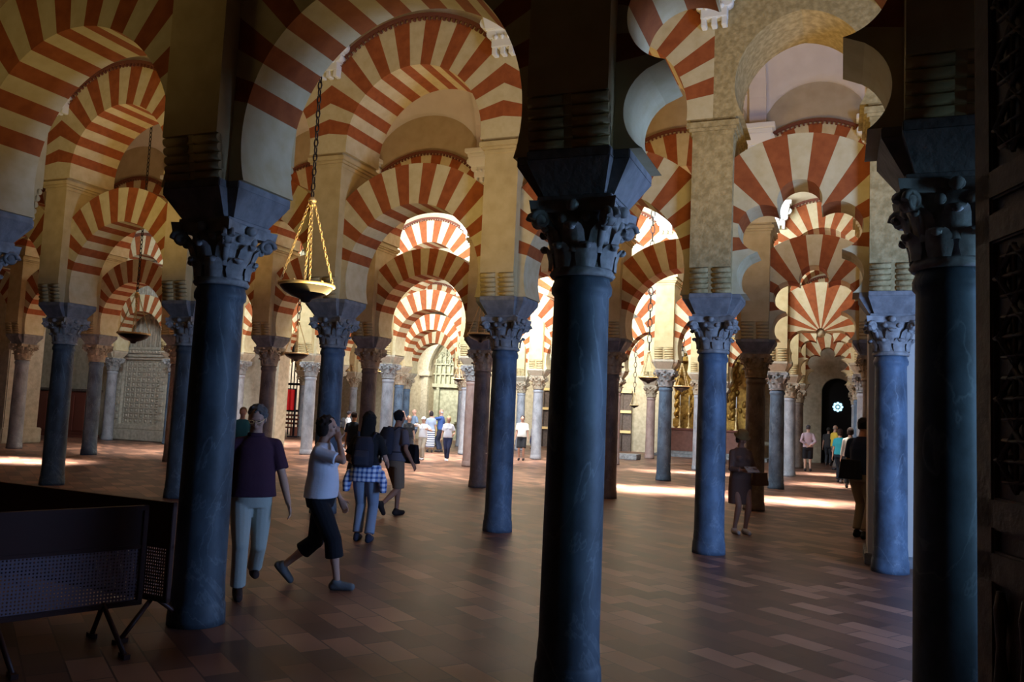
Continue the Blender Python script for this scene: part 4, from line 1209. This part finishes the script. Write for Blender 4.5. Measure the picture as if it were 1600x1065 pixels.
# man in navy shirt leaning at the right-hand grey column
t, T, Hd, HM, J, s = person('man in navy shirt and khaki trousers standing left of the right-hand grey column', 1345, 840, 653, radians(-50), voxel=.012,
    feet={'L': (-.08, .05, 0, 0), 'R': (.09, -.06, 0, 0)}, hands={'L': (-.16, .34, 1.12, (-.5, -.3, -1)), 'R': (.18, .34, 1.15, (.5, -.3, -1))}, top_col=(.016, .025, .06), pants_col=(.26, .20, .13), shoes=(.012, .012, .012), hair=(.02, .015, .012), sleeve=.5, skin='skin2', lean=.08)
bag('black shoulder bag carried by the man in the navy shirt', t.location + Vector((-.22, -.12, .98 * s)), radians(-20), .34, .30, .14, (.012, .012, .014))
far = [
 ('person in white T-shirt and dark cap with backpack, walking away', 541, 703, 642, radians(-60), dict(top_col=(.7, .7, .7), pants_col=(.10, .10, .11), shoes=(.7, .7, .7), hair=(.03, .02, .02), feet={'L': (-.08, .18, 0, 0), 'R': (.08, -.2, .05, .5)}, hands={'L': (-.22, .25, 1.05), 'R': (.22, .2, 1.05)}), 'cap', (.03, .03, .04)),
 ('woman in black top and glasses, partly hidden behind the man in tan shorts', 636, 718, 649, radians(195), dict(top_col=(.02, .02, .022), pants_col=(.03, .03, .035), hair=(.25, .14, .08), fem=True, hairstyle='bob'), None, None),
 ('woman in white visor cap, white top and beige trousers, arms raised', 659, 718, 651, radians(165), dict(top_col=(.75, .75, .74), pants_col=(.45, .38, .28), shoes=(.75, .75, .75), hair=(.04, .03, .02), fem=True, hands={'L': (-.28, .22, 1.22), 'R': (.16, .20, 1.40)}, feet={'L': (-.08, .1, 0, 0), 'R': (.08, -.1, 0, 0)}), 'cap', (.8, .8, .78)),
 ('woman in striped long skirt and blue striped top, seen from behind', 671, 706, 642, radians(10), dict(top_col=(.28, .33, .42), pants_col='stripey', pants='skirt', fem=True, hair=(.03, .02, .02), hairstyle='bob'), None, None),
 ('small person in yellow-green shirt between the striped skirt and the blue shirt', 679, 697, 651, radians(150), dict(top_col=(.55, .52, .10), pants_col=(.35, .33, .10), hair=(.03, .02, .02)), None, None),
 ('balding man in blue shirt pointing left, front of the gothic archway', 687, 706, 639, radians(75), dict(top_col=(.05, .10, .28), pants_col=(.03, .035, .06), hair=(.7, .7, .7), hairstyle='bald', hands={'L': (-.10, .42, 1.52, (-.3, 0, -1)), 'R': (.2, .2, 1.05)}), None, None),
 ('blonde woman in white T-shirt and navy trousers walking towards the viewer', 698, 720, 650, radians(180), dict(top_col=(.72, .72, .75), pants_col=(.025, .03, .07), pants='slim', shoes=(.85, .85, .85), hair=(.50, .35, .16), hairstyle='bob', fem=True, hands={'L': (-.22, .18, 1.02), 'R': (.25, .05, .84)}, feet={'L': (-.03, .15, 0, 0), 'R': (.05, -.12, .02, .2)}), None, None),
 ('man in white and yellow T-shirt and black shorts between the centre columns', 814, 719, 649, radians(172), dict(top_col=(.74, .72, .62), pants_col=(.012, .012, .014), pants='shorts', shoes=(.04, .03, .03), hair=(.03, .02, .02)), None, None),
 ('person in white cap and pale top standing behind the man in black shorts', 832, 701, 662, radians(120), dict(top_col=(.6, .62, .68), pants_col=(.04, .06, .14), hair=(.7, .7, .7)), 'cap', (.8, .8, .8)),
 ('man with light hair raising a hand behind the visor-capped woman', 645, 704, 639, radians(120), dict(top_col=(.16, .22, .30), pants_col=(.06, .06, .08), hair=(.45, .3, .22), hairstyle='bald', hands={'L': (-.2, .2, 1.0), 'R': (.2, .38, 1.50, (.3, 0, -1))}), None, None),
 ('man in navy top walking away behind the black-haired woman', 548, 742, 643, radians(-20), dict(top_col=(.012, .020, .035), pants_col=(.03, .03, .04), hair=(.03, .02, .02)), None, None),
 ('person in teal top half hidden behind the maroon-shirted man', 372, 752, 636, radians(200), dict(top_col=(.03, .16, .20), pants_col=(.04, .05, .07), hair=(.25, .15, .08)), None, None),
 ('man in pale pink shirt and black shorts, back turned, in the right aisle', 1262, 736, 664, radians(-14), dict(top_col=(.42, .30, .32), pants_col=(.012, .012, .015), pants='shorts', shoes=(.03, .02, .02), hair=(.06, .05, .05), sleeve=.9, hands={'L': (-.05, -.16, .98, (-1, -.2, 0)), 'R': (.05, -.16, .96, (1, -.2, 0))}), None, None),
 ('person in grey clothes left of the yellow shirt in the right aisle', 1294, 727, 668, radians(-30), dict(top_col=(.05, .045, .045), pants_col=(.04, .04, .045), hair=(.05, .04, .03)), None, None),
 ('bald person in yellow shirt in the right aisle', 1304, 734, 664, radians(-80), dict(top_col=(.62, .42, .05), pants_col=(.14, .11, .09), hairstyle='bald', hair=(.3, .25, .2)), None, None),
 ('woman in turquoise top and dark trousers in the right aisle', 1312, 754, 670, radians(-40), dict(top_col=(.03, .32, .38), pants_col=(.012, .02, .03), hair=(.04, .02, .015), hairstyle='bob', fem=True, feet={'L': (-.1, .15, 0, 0), 'R': (.1, -.2, 0, .1)}), None, None),
 ('person in cream cardigan between the turquoise top and the navy shirt', 1328, 762, 668, radians(-20), dict(top_col=(.40, .34, .28), pants_col=(.02, .02, .02), hair=(.03, .015, .01), hairstyle='bob', fem=True, sleeve=.9), None, None),
 ('tiny distant person in dark clothes beyond the pale platform', 988, 703, 660, radians(180), dict(top_col=(.02, .02, .025), pants_col=(.02, .02, .02), hair=(.03, .02, .02)), None, None),
]
for lab, x, y, tp, rz, kw, hk, hcol in far:
    t, T, Hd, HM, J, s = person(lab, x, y, tp, rz, voxel=.018, **kw)
    if hk: hat(t, Hd, HM, hk, hcol)
    if 'backpack' in lab: backpack('small dark backpack on the capped person in white', t, T, s, (.03, .03, .035), (.05, .05, .05))

# ------------------------------------------------------------------ light
def area(name, loc, target, sx, sy, power, col, spread=180):
    l = bpy.data.lights.new(name, 'AREA'); l.shape = 'RECTANGLE'; l.size = sx; l.size_y = sy; l.energy = power; l.color = col; l.spread = radians(spread)
    o = bpy.data.objects.new(name, l); C.objects.link(o); o.location = loc
    o.rotation_euler = (Vector(target) - Vector(loc)).to_track_quat('-Z', 'Y').to_euler(); return o
def spot(name, loc, target, power, col, ang=60, blend=.5, rad=.1):
    l = bpy.data.lights.new(name, 'SPOT'); l.energy = power; l.color = col; l.spot_size = radians(ang); l.spot_blend = blend; l.shadow_soft_size = rad
    o = bpy.data.objects.new(name, l); C.objects.link(o); o.location = loc
    o.rotation_euler = (Vector(target) - Vector(loc)).to_track_quat('-Z', 'Y').to_euler(); return o
BLUE = (.30, .50, 1.0); WARM = (1.0, .72, .36); NEUT = (1.0, .95, .90); DAY = (.70, .84, 1.0)
area('doorway_daylight_and_fill', (6.4, 4.5, 1.9), (3.9, 8.85, 2.8), 1.4, 2.6, 520, BLUE)
area('doorway_daylight_and_fill', (5.2, 2.2, 1.9), (2.41, 4.46, 1.9), .5, 2.0, 6, (.34, .66, 1.0), 34)  # unseen fill, added only to brighten the right foreground column
def nave_light(i, a, z, power, col=WARM, sz=1.2, dz=1, off=.5):
    p = G(a, W * (i - 1 + off), z); area('nave_lamp_and_fill', p, p + Vector((0, 0, dz)), sz, sz, power, col)
nave_light(0, -5, 3.4, 16, (1.0, .74, .34), off=.62)  # added warm fill that lifts the front left pilaster, no real lamp
for a in (-9.5, -3.5, 1.0): nave_light(1, a, 2.95 if a == -3.5 else 3.6, 78 if a < 0 else 60, (1.0, .74, .30))
for a in (-13, -7, -1.5, 2.0): nave_light(2, a, 4.2, 52)
# daylight through the high windows of the third to fifth naves, thrown on to the arcade beyond
for i, prof in ((3, {-18: 330, -13: 300, -8: 800, -4: 520, -1.6: 110, 2.2: 10}), (4, {-16: 200, -10: 1000, -5: 760, 2: 5}), (5, {-12: 900, -6: 620, 2: 2})):
    for a, pw in prof.items():
        p = G(a, W * (i - 1) + 1.4, 6.3); area('window_daylight', p, G(a, W * i, 6.6), 2.0, 1.2, pw, DAY if a < 1 else WARM, 180 if a < -3 else 100)
for a, pw in ((-18.3, 230), (-14, 100), (-8, 160)):
    p = G(a, W * 6 - 3.4, 5.2); area('far_wall_fill', p, G(a, W * 6 + 1, 2.6), 2, 1.5, pw, (1, .98, .85), 110)  # unseen fill added before the far wall to brighten the archway recess
area('side_nave_daylight', G(-29.5, W * 6 + 4.5, 7.5), G(-29.5, W * 6 + 3, 0), 5, 5, 3500, (.95, .97, 1))
# sunbeams on the floor
def beam(x, y, power, sx=1.6, sy=.8, col=(1, .96, .9), spread=22, h=6.4):
    g_ = ground(x, y); area('sunbeam', (g_.x, g_.y, h), (g_.x, g_.y, 0), sx, sy, power, col, spread)
for x, y, pw, sx, sy in ((985, 762, 260, 2.6, 1.0), (1060, 768, 260, 2.0, 1.0), (1240, 783, 330, 2.2, .6), (1300, 758, 120, 1.6, .5), (1290, 741, 90, 1.5, .5), (1075, 738, 200, 2.6, .8), (20, 719, 300, 2.2, .8), (445, 692, 900, 4, 3), (650, 738, 300, 5, 2.0), (760, 715, 500, 6, 3), (600, 712, 500, 5, 3), (290, 705, 320, 5, 2)):
    beam(x, y, pw, sx, sy, spread=22 if sx < 3 else 60)
w_ = bpy.data.worlds.new('world'); SC.world = w_; w_.use_nodes = True
w_.node_tree.nodes['Background'].inputs[0].default_value = (.25, .3, .4, 1); w_.node_tree.nodes['Background'].inputs[1].default_value = .02
SC.view_settings.view_transform = 'Standard'; SC.view_settings.look = 'None'; SC.view_settings.gamma = 1; SC.view_settings.use_curve_mapping = False
SC.view_settings.exposure = -.1
SC.cycles.use_denoising = True
SC.cycles.max_bounces = 6
